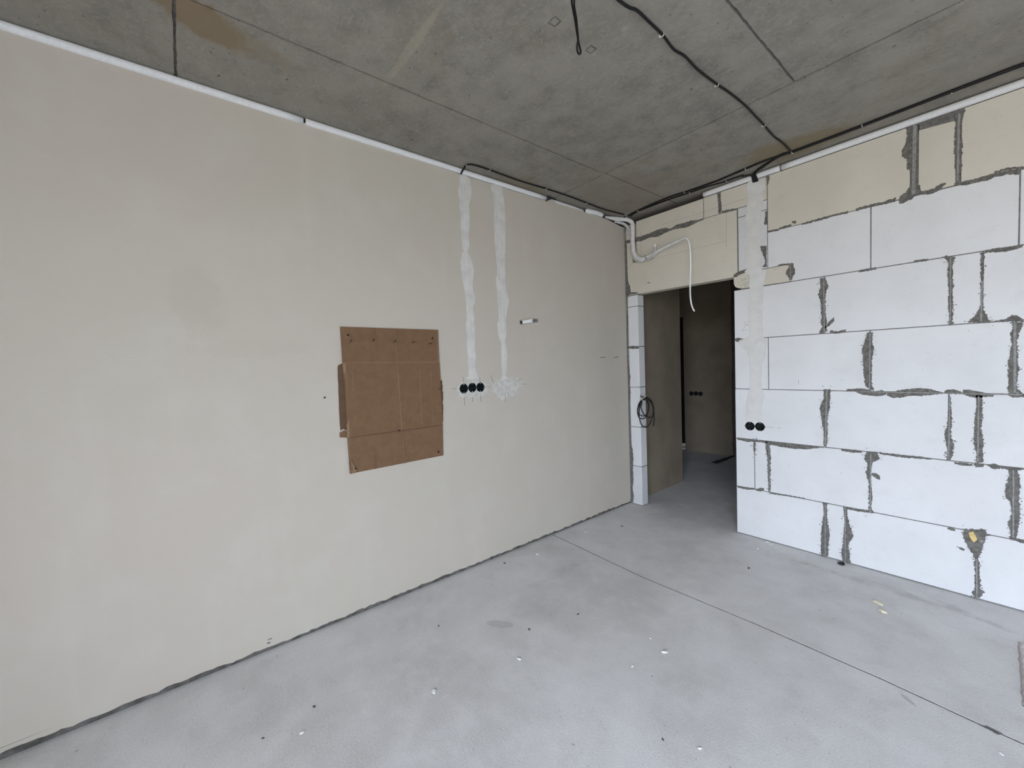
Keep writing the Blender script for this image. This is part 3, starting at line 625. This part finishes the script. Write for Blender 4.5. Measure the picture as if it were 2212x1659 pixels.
# ================================================================== THINGS
# ---- cardboard sheet on the left wall
y0, zz0 = pL(*zc(700, 1500)); cb = empty('cardboard_sheet', (0, y0, .86))
tag(cb, 'brown flattened cardboard box sheet screwed to the beige plaster wall', 'cardboard')
def lp(*pts): return to_plane('L', [zc(*p) for p in pts])
def sheet(name, pts, dfun, mat, n=14, th=.004):
    """quad sheet (4 plane corners) with its own relief; dfun(s,t) distance from the wall"""
    a, b, c, d = pts; bm = bmesh.new(); G1 = []; G2 = []
    for i in range(n+1):
        r1 = []; r2 = []
        for j in range(n+1):
            s, t = i/n, j/n
            u = (a[0]*(1-s)+b[0]*s)*(1-t)+(d[0]*(1-s)+c[0]*s)*t; v = (a[1]*(1-s)+b[1]*s)*(1-t)+(d[1]*(1-s)+c[1]*s)*t
            k = dfun(s, t); r1.append(bm.verts.new(P3('L', u, v, k+th))); r2.append(bm.verts.new(P3('L', u, v, max(k, .001))))
        G1.append(r1); G2.append(r2)
    for i in range(n):
        for j in range(n):
            bm.faces.new((G1[i][j], G1[i+1][j], G1[i+1][j+1], G1[i][j+1])); bm.faces.new((G2[i][j], G2[i][j+1], G2[i+1][j+1], G2[i+1][j]))
    for k in range(n):
        for A, B in ((0, 0), (n, n)):
            bm.faces.new((G1[k][A], G1[k+1][A], G2[k+1][A], G2[k][A])); bm.faces.new((G1[A][k], G2[A][k], G2[A][k+1], G1[A][k+1]))
    return obj(name, bm, mat, cb)
wv = lambda s, t: .0016*mnoise.noise(Vector((s*4, t*4, 1)))
sh_t = sheet('top_flap', lp((238, 203), (1172, 234), (1180, 542), (258, 548)), lambda s, t: .004+.005*t+wv(s, t), M_card)
sh_p = sheet('panel', lp((264, 551), (1182, 543), (1212, 1143), (304, 1262)), lambda s, t: .009+.003*math.sin(t*3.1)+.004*(1-s)**6+wv(s, t+2), M_card)
sh_b = sheet('bottom_flap', lp((305, 1265), (1212, 1146), (1223, 1430), (330, 1606)), lambda s, t: .009-.005*t+.003*(1-s)**8+wv(s, t+5), M_card)
prism('side_flap', 'L', [ragged(lp((222,572),(262,552),(275,700),(290,900),(300,1100),(302,1190),(262,1180),(246,1195),(238,1150),(228,900),(216,600)), .02, .0015, 90)], .002, .007, M_cardd, cb)
prism('side_flap', 'L', [ragged(lp((236,1215),(258,1205),(285,1190),(302,1200),(303,1262),(238,1259)), .015, .001, 91)], .002, .006, M_card, cb)
prism('side_fold', 'L', [lp((255,556),(285,552),(300,760),(315,980),(322,1262),(300,1262),(292,980),(272,700))], .0145, .0185, M_cardl, cb)
prism('torn_edge', 'L', [ragged(lp((1172,534),(1186,548),(1188,620),(1184,640),(1192,712),(1214,716),(1213,752),(1218,770),(1216,812),(1223,835),(1221,905),(1217,930),(1223,985),(1221,1100),(1214,1140),(1190,1138),(1180,700)), .012, .0022, 92)], .001, .006, M_cardd, cb)
for k, (a, b, w) in enumerate([((262,549),(1180,540),6), ((760,236),(776,545),5), ((778,560),(822,1190),7), ((350,640),(376,1120),5), ((990,600),(1014,1135),5), ((1100,620),(1118,1120),4), ((555,216),(572,545),4), ((830,1205),(852,1505),6), ((318,1270),(345,1590),6), ((560,1235),(570,1560),3), ((1160,238),(1172,540),6)]):
    (x0, y0_), (x1, y1_) = a, b
    t_ = (0, w/2) if abs(x1-x0) > abs(y1_-y0_) else (w/2, 0)
    prism('crease', 'L', [ragged(lp((x0-t_[0], y0_-t_[1]), (x1-t_[0], y1_-t_[1]), (x1+t_[0], y1_+t_[1]), (x0+t_[0], y0_+t_[1])), .03, .0006, 95+k)], .008 if y1_ < 560 else .010, .0139 if y1_ < 560 else (.0172 if y1_ < 1200 else .0152), M_cardl, sh_t if y1_ < 560 else (sh_p if y1_ < 1200 else sh_b))
prism('lower_crease', 'L', [lp((304,1258),(820,1192),(1212,1139),(1212,1145),(820,1199),(305,1266))], .010, .0164, M_cardd, cb)
for k, pts in enumerate((((332,1600),(340,1490),(362,1545),(385,1598)), ((322,1500),(336,1485),(350,1560),(345,1606)), ((330,1440),(345,1480),(395,1585),(372,1592)))):
    prism('crumpled_corner', 'L', [lp(*pts)], .008, .013+.002*k, (M_cardl, M_cardd, M_cardl)[k], cb)
def screw_head(x, y, d, r=.0050):
    u, v = pL(*zc(x, y), d); prism('screw', 'L', [circle(u, v, r, 10)], d-.004, d+.0022, M_black, cb)
for x, y in ((320, 282), (1124, 314), (1184, 1399), (389, 1558), (808, 1195)): screw_head(x, y, .0165)
for k, (xa, ya, xb, yb) in enumerate(((333,353,350,332), (553,348,563,322), (755,354,772,337), (931,360,950,346), (1082,366,1110,362), (1172,803,1206,796))):
    p, q = hit(*zc(xa, ya), 0, .012), hit(*zc(xb, yb), 0, .034)
    bm = bmesh.new(); add_tube(bm, [p, (p+q)/2, q], .0017, 6, True, 1)
    dr = (q-p).normalized(); add_tube(bm, [q-dr*.001, q+dr*.002], .0042, 8, True, 1)
    obj('nail', bm, M_dark, cb)
for x, y in ((302, 277), (312, 328), (1116, 296), (1130, 297), (1118, 352), (240, 627), (252, 832), (265, 1012)):
    u, v = pL(*zc(x, y)); prism('nail_hole', 'L', [circle(u, v, .0022, 8)], .002, .0142 if x > 290 else .0078, M_cardd, cb)

# ---- round flush-mounted socket boxes
def socket(plane, u, v, label, group, seed, mat=M_cup, screws=True, wires=True):
    rr = random.Random(seed); o = P3(plane, u, v, 0)
    t = empty('socket_box', o); tag(t, label, 'socket box', group)
    bm = bmesh.new(); n = 28; prof = [(.0348, .0008), (.0348, .0022), (.0328, .0022), (.0320, -.004), (.0318, -.044), (.0, -.044)]
    rings = [[bm.verts.new(P3(plane, u+r*math.cos(2*math.pi*k/n), v+r*math.sin(2*math.pi*k/n), d)) for k in range(n)] for r, d in prof[:-1]]
    c = bm.verts.new(P3(plane, u, v, prof[-1][1]))
    for a, b in zip(rings, rings[1:]):
        for k in range(n): bm.faces.new((a[k], a[(k+1) % n], b[(k+1) % n], b[k]))
    for k in range(n): bm.faces.new((rings[-1][k], rings[-1][(k+1) % n], c))
    obj('cup', bm, mat, t)
    for a in (0, math.pi):
        prism('joining_lug', plane, [[(u+.033*math.cos(a)+s1*.006, v+.033*math.sin(a)+s2*.004) for s1, s2 in ((-1,-1),(1,-1),(1,1),(-1,1))]], -.012, .0012, mat, t)
    if screws:
        for s in (-1, 1):
            b_ = obj('screw_post', (lambda bmm: (add_prism(bmm, plane, [circle(u, v+s*.0275, .0042, 10)], -.030, -.001), bmm)[1])(bmesh.new()), mat, t)
            obj('screw', (lambda bmm: (add_prism(bmm, plane, [circle(u, v+s*.0275, .0030, 10)], -.004, .0015), bmm)[1])(bmesh.new()), M_steel, b_)
    if wires:
        for k in range(2):
            a0 = rr.uniform(0, 6.28); pts = []
            for i in range(7):
                a = a0+i*.75; r = .021*(1-.05*i)+rr.uniform(-.003, .003)
                pts.append(P3(plane, u+r*math.cos(a)*.9, v+r*math.sin(a)*.9, -.034+.0035*i))
            tube('wire', pts, .0030, M_black, t, 6, 4)
    return t
LS = ['left-hand one of three round black socket boxes in the left wall beside the cardboard', 'middle round black socket box of the three sunk in the left wall', 'right-hand round black socket box of the three sunk in the left wall']
for k, (u, v) in enumerate(s3): socket('L', u, v, LS[k], 'triple socket in the left wall', 50+k)
RS = ['left round black socket box of the pair in the white block wall, nearest the doorway', 'right round black socket box of the pair in the white block wall']
for k, (u, v) in enumerate(s2): socket('B', u, v, RS[k], 'double socket in the block wall', 60+k)
HS_ = ['left of three dark socket boxes on the far wall of the hallway', 'middle of three dark socket boxes on the far wall of the hallway', 'right of three dark socket boxes on the far wall of the hallway']
for k, (u, v) in enumerate(hs): socket('H', u, v, HS_[k], 'triple socket in the hallway', 70+k, M_cup, False, False)

# ---- perforated metal hanger on the left wall
by, bz = pL(1143, 694); hb_ = empty('metal_hanger', (0, by, bz)); tag(hb_, 'small bright perforated metal hanger bracket fixed to the left wall', 'bracket')
def hp(x, y, d): return hit(1100+x*.0422, 660+y*.0422, 0, d)
def plate(name, pts3, holes, mat, th=.0012):
    """flat plate through four 3d corners with holes at (s,t,r)"""
    a, b, c, d = pts3; ex = (b-a); ey = (d-a); nrm = ex.cross(ey).normalized()
    lx, ly = ex.length, ey.length; ex.normalize(); ey.normalize(); bm = bmesh.new()
    loops = [[(0, 0), (lx, 0), (lx, ly), (0, ly)]] + [[(s*lx+r*math.cos(k*math.pi/3), q*ly+r*math.sin(k*math.pi/3)) for k in range(6)] for s, q, r in holes]
    A, B, off = [], [], []
    for L_ in loops:
        off.append(len(A))
        for u, v in L_: A.append(bm.verts.new(a+ex*u+ey*v)); B.append(bm.verts.new(a+ex*u+ey*v+nrm*th))
    for t in tessellate_polygon([[Vector((u, v, 0)) for u, v in L_] for L_ in loops]):
        for s_ in (A, B):
            try: bm.faces.new([s_[i] for i in t])
            except ValueError: pass
    for L_, o_ in zip(loops, off):
        for i in range(len(L_)):
            j = (i+1) % len(L_)
            try: bm.faces.new((A[o_+i], A[o_+j], B[o_+j], B[o_+i]))
            except ValueError: pass
    return obj(name, bm, mat, hb_)
a, b, c, d = hp(680, 780, .030), hp(1190, 690, .026), hp(1195, 870, .026), hp(690, 940, .030)
plate('perforated_arm', (a, b, c, d), [(.12+.125*k, q, .0030) for k in range(6) for q in (.30, .70)] + [(.90, .5, .0065)], M_galv)
a, b, c, d = hp(545, 770, .002), hp(690, 790, .028), hp(690, 930, .028), hp(560, 940, .002)
plate('bent_leg', (a, b, c, d), [], M_dark)
a, b, c, d = hp(1190, 700, .026), hp(1460, 690, .003), hp(1440, 840, .003), hp(1195, 860, .026)
plate('bent_leg', (a, b, c, d), [(.5, .5, .004)], M_steel)
a, b, c, d = hp(1300, 720, .0015), hp(1520, 770, .0015), hp(1500, 960, .0015), hp(1310, 920, .0015)
plate('wall_tab', (a, b, c, d), [(.5, .6, .004)], M_steel)
u_, v_ = pL(1100+1360*.0422, 660+800*.0422); prism('screw', 'L', [circle(u_, v_, .005, 10)], -.002, .006, M_dark, hb_)

# ---- single nails in the walls
def nail(name, p, q, label, group=None):
    bm = bmesh.new(); add_tube(bm, [p, q], .0018, 6, True, 1); d = (q-p).normalized(); add_tube(bm, [q-d*.0005, q+d*.0022], .0045, 8, True, 1)
    tag(obj(name, bm, M_dark, None), label, 'nail', group)
nail('nail', hit(*ze(1788, 667), 0, -.004), hit(*ze(1842, 664), 0, .045), 'left one of two nails sticking out of the left wall near the corner', 'nails near the corner')
nail('nail', hit(*ze(1936, 667), 0, -.004), hit(*ze(1985, 659), 0, .042), 'right one of two nails sticking out of the left wall near the corner', 'nails near the corner')
nail('nail', hit(*z4(512, 1212), 1, .004), hit(*z4(540, 1217), 1, -.018), 'short dark nail in the beige lintel above the doorway')
nail('nail', hit(*zc(92, 893), 0, -.004), hit(*zc(93, 878), 0, .010), 'tiny nail in the left wall left of the cardboard')

# ---- foam backer rods in the joint under the ceiling
def rod(pts, r, label, seg=14, mat=M_foam, round_ends=False):
    P_ = [Vector(p) for p in pts]
    rf = (lambda t: r*min(1.0, math.sqrt(max(0.02, 1-(1-min(t, 1-t)/.16)**2))) if min(t, 1-t) < .16 else r) if round_ends else r
    return tag(tube('foam_rod', P_, rf, mat, None, seg, 5), label, 'foam rod', 'foam rods under the ceiling')
rz = 2.8405
rod([(-.004, YF+.02, rz), (-.004, -4.4, rz), (-.003, -3.6, rz+.0005), (-.004, -2.914, rz)], .0190, 'grey-white foam rod between ceiling and left wall, the longest stretch nearest the camera')
rod([(-.004, -2.900, rz), (-.003, -2.4, rz), (-.004, -1.8, rz-.002), (-.006, -1.075, rz-.003)], .0190, 'grey-white foam rod between ceiling and left wall above the cardboard and filled chases')
rod([(-.020, -.985, rz-.004), (-.022, -.75, rz-.003), (-.030, -.585, rz-.003)], .0170, 'thin sunken stretch of foam rod above the left wall next to the black tape')
rod([(-.008, -.575, rz), (.012, -.50, rz-.002), (.020, -.42, rz-.004), (.016, -.355, rz-.006)], .0225, 'short bulging white foam rod end popped out near the corner', round_ends=True)
rod([(.802, -.004, 2.836), (1.1, -.005, 2.836), (1.366, -.004, 2.835)], .0208, 'short foam rod under the ceiling over the filled chase, starting above the doorway')
rod([(1.376, -.004, 2.835), (1.9, -.006, 2.835), (2.5, -.004, 2.835), (3.2, -.005, 2.835), (XR-.02, -.005, 2.835)], .0208, 'long foam rod under the ceiling along the white block wall')
bm = bmesh.new(); add_prism(bm, 'L', [[(-1.078, 2.808), (-1.05, 2.826), (-1.0, 2.848), (-.955, 2.850), (-1.066, 2.8585)]], -.03, .012)
tag(obj('sealing_tape', bm, M_tape), 'scrap of black tape filling the gap between two foam rods', 'tape')

# ---- black cables
def clip_at(parent, p, dirv, r=.0055, mat=M_clip):
    d = Vector((dirv[0], dirv[1], 0)).normalized(); s = Vector((-d.y, d.x, 0)); bm = bmesh.new()
    pts = [p+s*(r+.001)*math.cos(a)-Vector((0, 0, 1))*(r+.001)*math.sin(a) for a in [math.pi*k/6 for k in range(7)]]
    add_tube(bm, [pts[0]+Vector((0,0,.004))]+pts+[pts[-1]+Vector((0,0,.004))], .0019, 6, True, 1)
    e = pts[0]+s*.004; add_box(bm, e.x-.004, e.x+.004, e.y-.004, e.y+.004, HC-.010, HC-.0002)
    obj('clip', bm, mat, parent, smooth=False)
def cable(name, pts, r, label, clips=(), group=None, seg=8):
    P_ = [Vector(p) for p in pts]; t = empty(name, P_[0]); tag(t, label, 'cable', group)
    tube('sheath', P_, r, M_black, t, seg, 5)
    for i in clips: clip_at(t, P_[i], P_[min(i+1, len(P_)-1)]-P_[max(i-1, 0)], r)
    return t
def c3(x, y, d): p = pC(x, y, d); return (p[0], p[1], HC-d)
px_ = [(1336,0),(1375,22),(1400,45),(1431,75),(1455,106),(1480,122),(1508,151),(1550,183),(1578,202),(1610,228),(1632,251),(1651,271),(1671,294),(1690,308),(1711,330)]
dd = [.008,.010,.012,.006,.012,.014,.011,.006,.010,.012,.010,.006,.010,.012,.008]
cable('ceiling_cable', [(1.488, YF+.2, HC-.007), (1.492, -3.6, HC-.009), (1.487, -2.6, HC-.008)] + [c3(x, y, d) for (x, y), d in zip(px_, dd)] , .0056, 'wavy black cable clipped across the concrete ceiling towards the block wall', (6, 10, 14, 17))
lc_ = [hit(*zd(196, 200), 0, .012), hit(*zd(212, 165), 0, .026), hit(*zd(240, 120), 0, .034)] + [Vector(c3(*zd(x, y), .008)) for x, y in ((266,92),(330,86),(430,112),(540,150),(700,208),(900,280),(1060,328),(1215,375),(1450,450),(1700,545),(1900,620),(2060,662),(2150,690))]
lc_.append(Vector((.045, -.055, HC-.010))); lc_.append(Vector((.06, -.02, HC-.012)))
cable('ceiling_cable', lc_, .0058, 'black cable leaving the filled chase and running along the ceiling above the left wall', (3, 6, 10, 12, 15))
# bundle along the block wall
def along(pts, d): return [Vector(c3(*p, d)) for p in pts]
bA = along([z4(300,452), z4(410,396), z4(600,310), z4(780,236), z4(940,185), z4(1100,132), z4(1300,60), zt(400,1072), zt(550,1008), zt(680,955), zt(830,908), zt(1000,846), zt(1250,752), zt(1500,655), zt(1780,548), zt(2000,466), zt(2212,388)], .007)
bA += [Vector((2.9, -.16, HC-.007)), Vector((XR-.02, -.155, HC-.007))]
cable('wall_cable', bA, .0075, 'upper black cable of the bundle running along the ceiling edge above the block wall', (1, 4, 8, 10, 14), 'bundle above the block wall')
bB = along([z4(320,462), z4(425,398), z4(740,277), z4(1000,190), z4(1200,122), z4(1380,72), z4(1420,58), z4(1500,28), z4(1600,-5)], .009)
XCH = pB(1628, 386)[0]
bB += [Vector((XCH-.06, -.062, HC-.009)), Vector((XCH-.015, -.040, HC-.012)), Vector((XCH, -.033, 2.838)), Vector((XCH, -.018, 2.815)), Vector((XCH+.002, -.004, 2.796))]
cable('wall_cable', bB, .0062, 'lower black cable running from the room corner down into the filled chase over the doorway', (1, 3, 6), 'bundle above the block wall')
for k, (o1, r, lab) in enumerate(((.022, .0075, 'black cable beside the foam rod that bends down into the filled chase'), (.011, .0072, 'black cable next to the upper one that bends down into the filled chase'))):
    bC = [Vector((XCH+.016+.014*k, -.004, 2.796)), Vector((XCH+.014+.013*k, -.020, 2.816)), Vector((XCH+.012+.012*k, -.036, 2.838)), Vector((XCH+.030+.010*k, -.052-.006*k, HC-.010)), Vector((XCH+.085, -.085-.012*k, HC-.009))]
    bC += [p-Vector((0, o1*.9, 0)) for p in along([zt(760, 934), zt(832, 912), zt(1000, 850), zt(1250, 756), zt(1500, 660-4*k), zt(1780, 553-3*k), zt(2000, 470), zt(2212, 392)], .008)]
    bC += [Vector((2.9, -.175+.02*k, HC-.008)), Vector((XR-.02, -.17+.02*k, HC-.008))]
    cable('wall_cable', bC, r, lab, (6, 8) if k == 0 else (), 'bundle above the block wall')
# loop of cable hanging from the ceiling
hx, hy = pC(1236, -70); top_ = Vector((hx, hy, HC))
dist = (Vector((hx, hy, 0))-Vector((CAM.x, CAM.y, 0))).length
def hang(x, y, k=0.0):
    d = ray(x, y); t = (dist+k)/math.hypot(d.x, d.y); return CAM+d*t
q = zoom(1150, 0, .0844)
lo = [top_+Vector((-.010, 0, .0)), hang(1232, -35), hang(*q(1008, 40)), hang(*q(1040, 250)), hang(*q(1085, 480)), hang(*q(1130, 760)), hang(*q(1165, 980), .004), hang(*q(1190, 1120), .008), hang(*q(1225, 1260), .004), hang(*q(1236, 1340)), hang(*q(1205, 1385)), hang(*q(1160, 1330)), hang(*q(1145, 1220)), hang(*q(1150, 1120), -.006), hang(*q(1170, 1000), -.008), hang(*q(1155, 800), -.006), hang(*q(1130, 520), -.004), hang(*q(1092, 280)), hang(*q(1070, 60)), hang(1242, -35), top_+Vector((.012, .004, 0))]
t = empty('hanging_cable', top_); tag(t, 'black cable loop hanging down from the ceiling', 'cable'); tube('sheath', lo, .0035, M_black, t, 8, 6)
# coil of cable on the jamb
cx3 = hit(1390, 862, 1, .02)
co = empty('cable_coil', cx3); tag(co, 'coil of black cable tied to the door jamb', 'cable')
def cj(x, y, d=.02): return hit(*zj(x, y), 1, -(-d))
def cjj(x, y, d): p = zj(x, y); return hit(p[0], p[1], 1, -d)
loops = [[(340,400),(250,540),(205,740),(210,900),(260,1030),(380,1075),(480,1020),(560,860),(600,640),(560,480),(480,390)],
         [(350,400),(300,560),(262,800),(270,1040),(320,1240),(400,1350),(510,1370),(620,1290),(720,1080),(760,860),(740,620),(660,450),(560,380)],
         [(360,410),(345,560),(325,680),(400,860),(500,980),(640,1020),(740,960),(785,800),(770,620),(700,440),(600,380)],
         [(370,400),(290,520),(225,700),(215,840),(280,930),(400,970),(520,920),(590,780),(610,560),(540,420)]]
for k, L_ in enumerate(loops):
    n = len(L_); pts = [cjj(x, y, .012+.010*k+.012*math.sin(math.pi*i/(n-1))) for i, (x, y) in enumerate(L_)]
    tube('loop', pts, .0046, M_black, co, 7, 5)
tube('loose_end', [cjj(580, 360, .03), cjj(700, 430, .035), cjj(760, 640, .035), cjj(795, 900, .034), cjj(795, 1120, .033), cjj(770, 1330, .03)], .0048, M_black, co, 7, 5)
tube('lead', [hit(*zj(305, 245), 1, .006), cjj(360, 285, .012), cjj(430, 300, .02), cjj(500, 300, .03), cjj(560, 340, .035)], .0048, M_black, co, 7, 5)
tube('wrap', [cjj(390, 400, .045), cjj(470, 350, .052), cjj(540, 270, .050)], .008, M_black, co, 8, 4)
tube('wrap', [cjj(540, 360, .040), cjj(590, 350, .045), cjj(610, 365, .040)], .010, M_black, co, 8, 4)
tube('tie', [cjj(300, 375, .030), cjj(345, 385, .058), cjj(400, 430, .055)], .0028, M_clip, co, 6, 4)
tube('tie', [cjj(330, 400, .050), cjj(400, 340, .060), cjj(480, 290, .060), cjj(540, 240, .045)], .0022, M_clip, co, 6, 4)

# ---- insulated air-conditioner pipes in the corner
ac = empty('pipe_bundle', (.11, -.01, 2.6)); tag(ac, 'white taped air conditioner pipes coming out of the corner above the doorway', 'pipes')
def pb(x, y, d): p = za(x, y); return hit(p[0], p[1], 1, -d)
main = [Vector((.006, -.30, 2.834)), Vector((.012, -.22, 2.837)), Vector((.032, -.13, 2.839)), Vector((.072, -.058, 2.837)), pb(668, 385, .030), pb(680, 450, .026), pb(682, 540, .024), pb(682, 640, .024), pb(690, 740, .025), pb(702, 810, .026), pb(745, 868, .028), pb(805, 890, .030), pb(866, 880, .032), pb(930, 842, .038), pb(1000, 800, .044)]
tube('insulated_pipe', main, lambda t: .0200*min(1, .35+t*6), M_pvc, ac, 12, 6)
tube('grey_pipe', [Vector((.002, -.15, 2.822)), Vector((.014, -.10, 2.818)), Vector((.042, -.04, 2.80)), Vector((.078, -.022, 2.74)), pb(664, 600, .0200), pb(668, 760, .0200), pb(690, 860, .0200), pb(760, 920, .0200), pb(850, 905, .022), pb(930, 880, .026)], .0135, M_pvcg, ac, 10, 6)
run = [pb(960, 822, .040), pb(1040, 772, .058), pb(1120, 730, .080), pb(1200, 690, .102), pb(1290, 648, .126), pb(1360, 615, .145), pb(1412, 600, .158)]
tube('taped_run', run, lambda t: .0165-.0085*t+.0012*math.sin(t*31), M_pvc, ac, 12, 6)
tube('capped_pipe', [pb(850, 905, .044), pb(910, 885, .058), pb(955, 850, .072), pb(978, 800, .078), pb(987, 745, .080), pb(990, 715, .081)], .0095, M_pvcg, ac, 10, 6)
tube('cap', [pb(990, 722, .081), pb(988, 700, .082), pb(986, 684, .082)], lambda t: .0118-.004*t*t, M_hose, ac, 10, 3)
tube('drain_hose', [pb(x, y, .158+.012*min(1, (y-600)/100)) for x, y in ((1395, 604), (1425, 606), (1455, 650), (1470, 740), (1478, 880), (1478, 1060), (1473, 1240), (1475, 1400), (1490, 1510), (1512, 1575), (1532, 1610))], .0062, M_hose, ac, 10, 6)
tube('cable_tie', [pb(648, 495, .030), pb(672, 465, .036), pb(698, 425, .022)], .0022, M_dark, ac, 6, 3)
tube('cable_tie', [pb(842, 922, .040), pb(862, 880, .056), pb(885, 845, .030)], .0024, M_dark, ac, 6, 3)
tube('cable_tie', [pb(852, 842, .030), pb(868, 880, .058), pb(882, 915, .036)], .0024, M_dark, ac, 6, 3)

# ---- crumbs on the floor
def crumb(name, x, y, sx, sy, sz, mat, label, group=None, rot=0.0, seed=0):
    cx, cy = pF(x, y); bm = bmesh.new(); bmesh.ops.create_icosphere(bm, subdivisions=2, radius=1)
    rr = Vector((seed*1.7, seed*.9, 0)); c, s = math.cos(rot), math.sin(rot)
    for v in bm.verts:
        k = 1+.45*mnoise.noise(v.co*1.3+rr); p = v.co*k; X, Y = p.x*sx, p.y*sy
        v.co = Vector((cx+X*c-Y*s, cy+X*s+Y*c, max(0.0003, (p.z+.75)*sz*.6)))
    return tag(obj(name, bm, mat), label, 'debris', group)
crumb('foam_crumb', *z3(1125, 1495), .026, .011, .010, M_cream, 'elongated cream foam crumb on the floor near the block wall', 'cream foam crumbs', -.35, 1)
crumb('foam_crumb', *z3(1160, 1557), .019, .013, .012, M_cream, 'rounded cream foam crumb on the floor, closer to the camera than the elongated one', 'cream foam crumbs', -.5, 2)
g = 'white plaster crumbs on the floor'
for k, (pt, s, lab) in enumerate(((z3(302,1039), .015, 'larger of two white crumbs side by side at the foot of the block wall'), (z3(331,1054), .011, 'smaller of two white crumbs side by side at the foot of the block wall'), (z3(231,1086), .011, 'white crumb on the floor in front of the doorway corner of the block wall'),
        (zf(1010,250), .014, 'white crumb on the floor beyond the saw cut, near the left wall'), (zf(722,384), .015, 'flat white crumb on the floor by the left wall, just before the saw cut'),
        (zf(1480,968), .015, 'white flake on the floor in the middle of the room'), (zf(1289,1052), .008, 'tiny white flake on the floor left of the middle flake'), (zf(104,1203), .014, 'white flake on the floor well left of the middle'),
        (zf(612,1008), .012, 'pale three-cornered flake on the floor below the dark footprint'), (zf(1692,1543), .008, 'small white flake on the floor at the lower edge of the picture'), (zl(1640,1466), .010, 'white flake on the floor at the lower left, near the left wall'),
        ((2163, 1629), .007, 'small white flake on the floor in the lower right corner'), (zf(1395,885), .006, 'tiny white speck on the floor above the middle flake'))):
    crumb('plaster_crumb', *pt, s, s*.6, s*.45, M_crumb, lab, g, k*.8, 10+k)
g = 'dark crumbs on the floor'
for k, (pt, s, lab) in enumerate(((zf(525,437), .010, 'dark crumb on the floor beside the left wall'), (zf(1226,216), .011, 'black crumb on the floor between saw cut and doorway'), (zf(965,741), .008, 'dark crumb on the floor right of the dark footprint'), (zf(131,812), .007, 'dark crumb on the floor below the cardboard'),
        (zf(1470,1490), .006, 'dark speck on the floor at the lower edge of the picture'), (zl(1705,1325), .008, 'dark sliver on the floor at the lower left'), (zl(1428,1496), .006, 'dark speck on the floor at the far lower left'), (zf(1984,467), .012, 'brown crumb on the floor in front of the doorway side of the block wall'), (zf(672,832), .009, 'dark chip on the floor just below the footprint'))):
    crumb('mortar_crumb', *pt, s, s*.55, s*.5, M_dcrumb, lab, g, k*.7, 40+k)
bxy = pF(*z3(850, 1200)); bm = bmesh.new(); add_prism(bm, 'F', [circle(bxy[0], bxy[1], .020, 16), circle(bxy[0], bxy[1], .012, 16)], 0, .009); add_prism(bm, 'F', [circle(bxy[0], bxy[1], .0125, 16)], 0, .004)
tag(obj('plastic_cap', bm, M_cup), 'black plastic cap lying at the foot of the block wall', 'cap')
# pale cloth at the right edge of the picture
a, b = pF(2198, 1386), pF(2209, 1526)
bm = bmesh.new(); nu, nv = 26, 40; gr = []
for i in range(nu+1):
    row = []
    for j in range(nv+1):
        s, t_ = i/nu, j/nv
        ex = a[0]+(b[0]-a[0])*t_+.006*mnoise.noise(Vector((t_*14, 0, 3)))
        h = .004+.028*min(1, s*5)*(1-.5*s)*math.sin(math.pi*min(1, max(0, t_)))**.5+.010*abs(math.sin(t_*22+s*2))*min(1, s*8+.2)
        row.append(bm.verts.new((ex+.34*s, a[1]+(b[1]-a[1])*t_+.01*math.sin(s*9), h if 0 < i < nu and 0 < j < nv else .001)))
    gr.append(row)
for i in range(nu):
    for j in range(nv): bm.faces.new((gr[i][j], gr[i+1][j], gr[i+1][j+1], gr[i][j+1]))
bm.faces.new([gr[i][0] for i in range(nu+1)] + [gr[nu][j] for j in range(1, nv+1)] + [gr[i][nv] for i in range(nu-1, -1, -1)] + [gr[0][j] for j in range(nv-1, 0, -1)])
tag(obj('floor_cloth', bm, M_rag, smooth=True), 'pale pinkish ribbed cloth on the floor at the right edge', 'cloth')
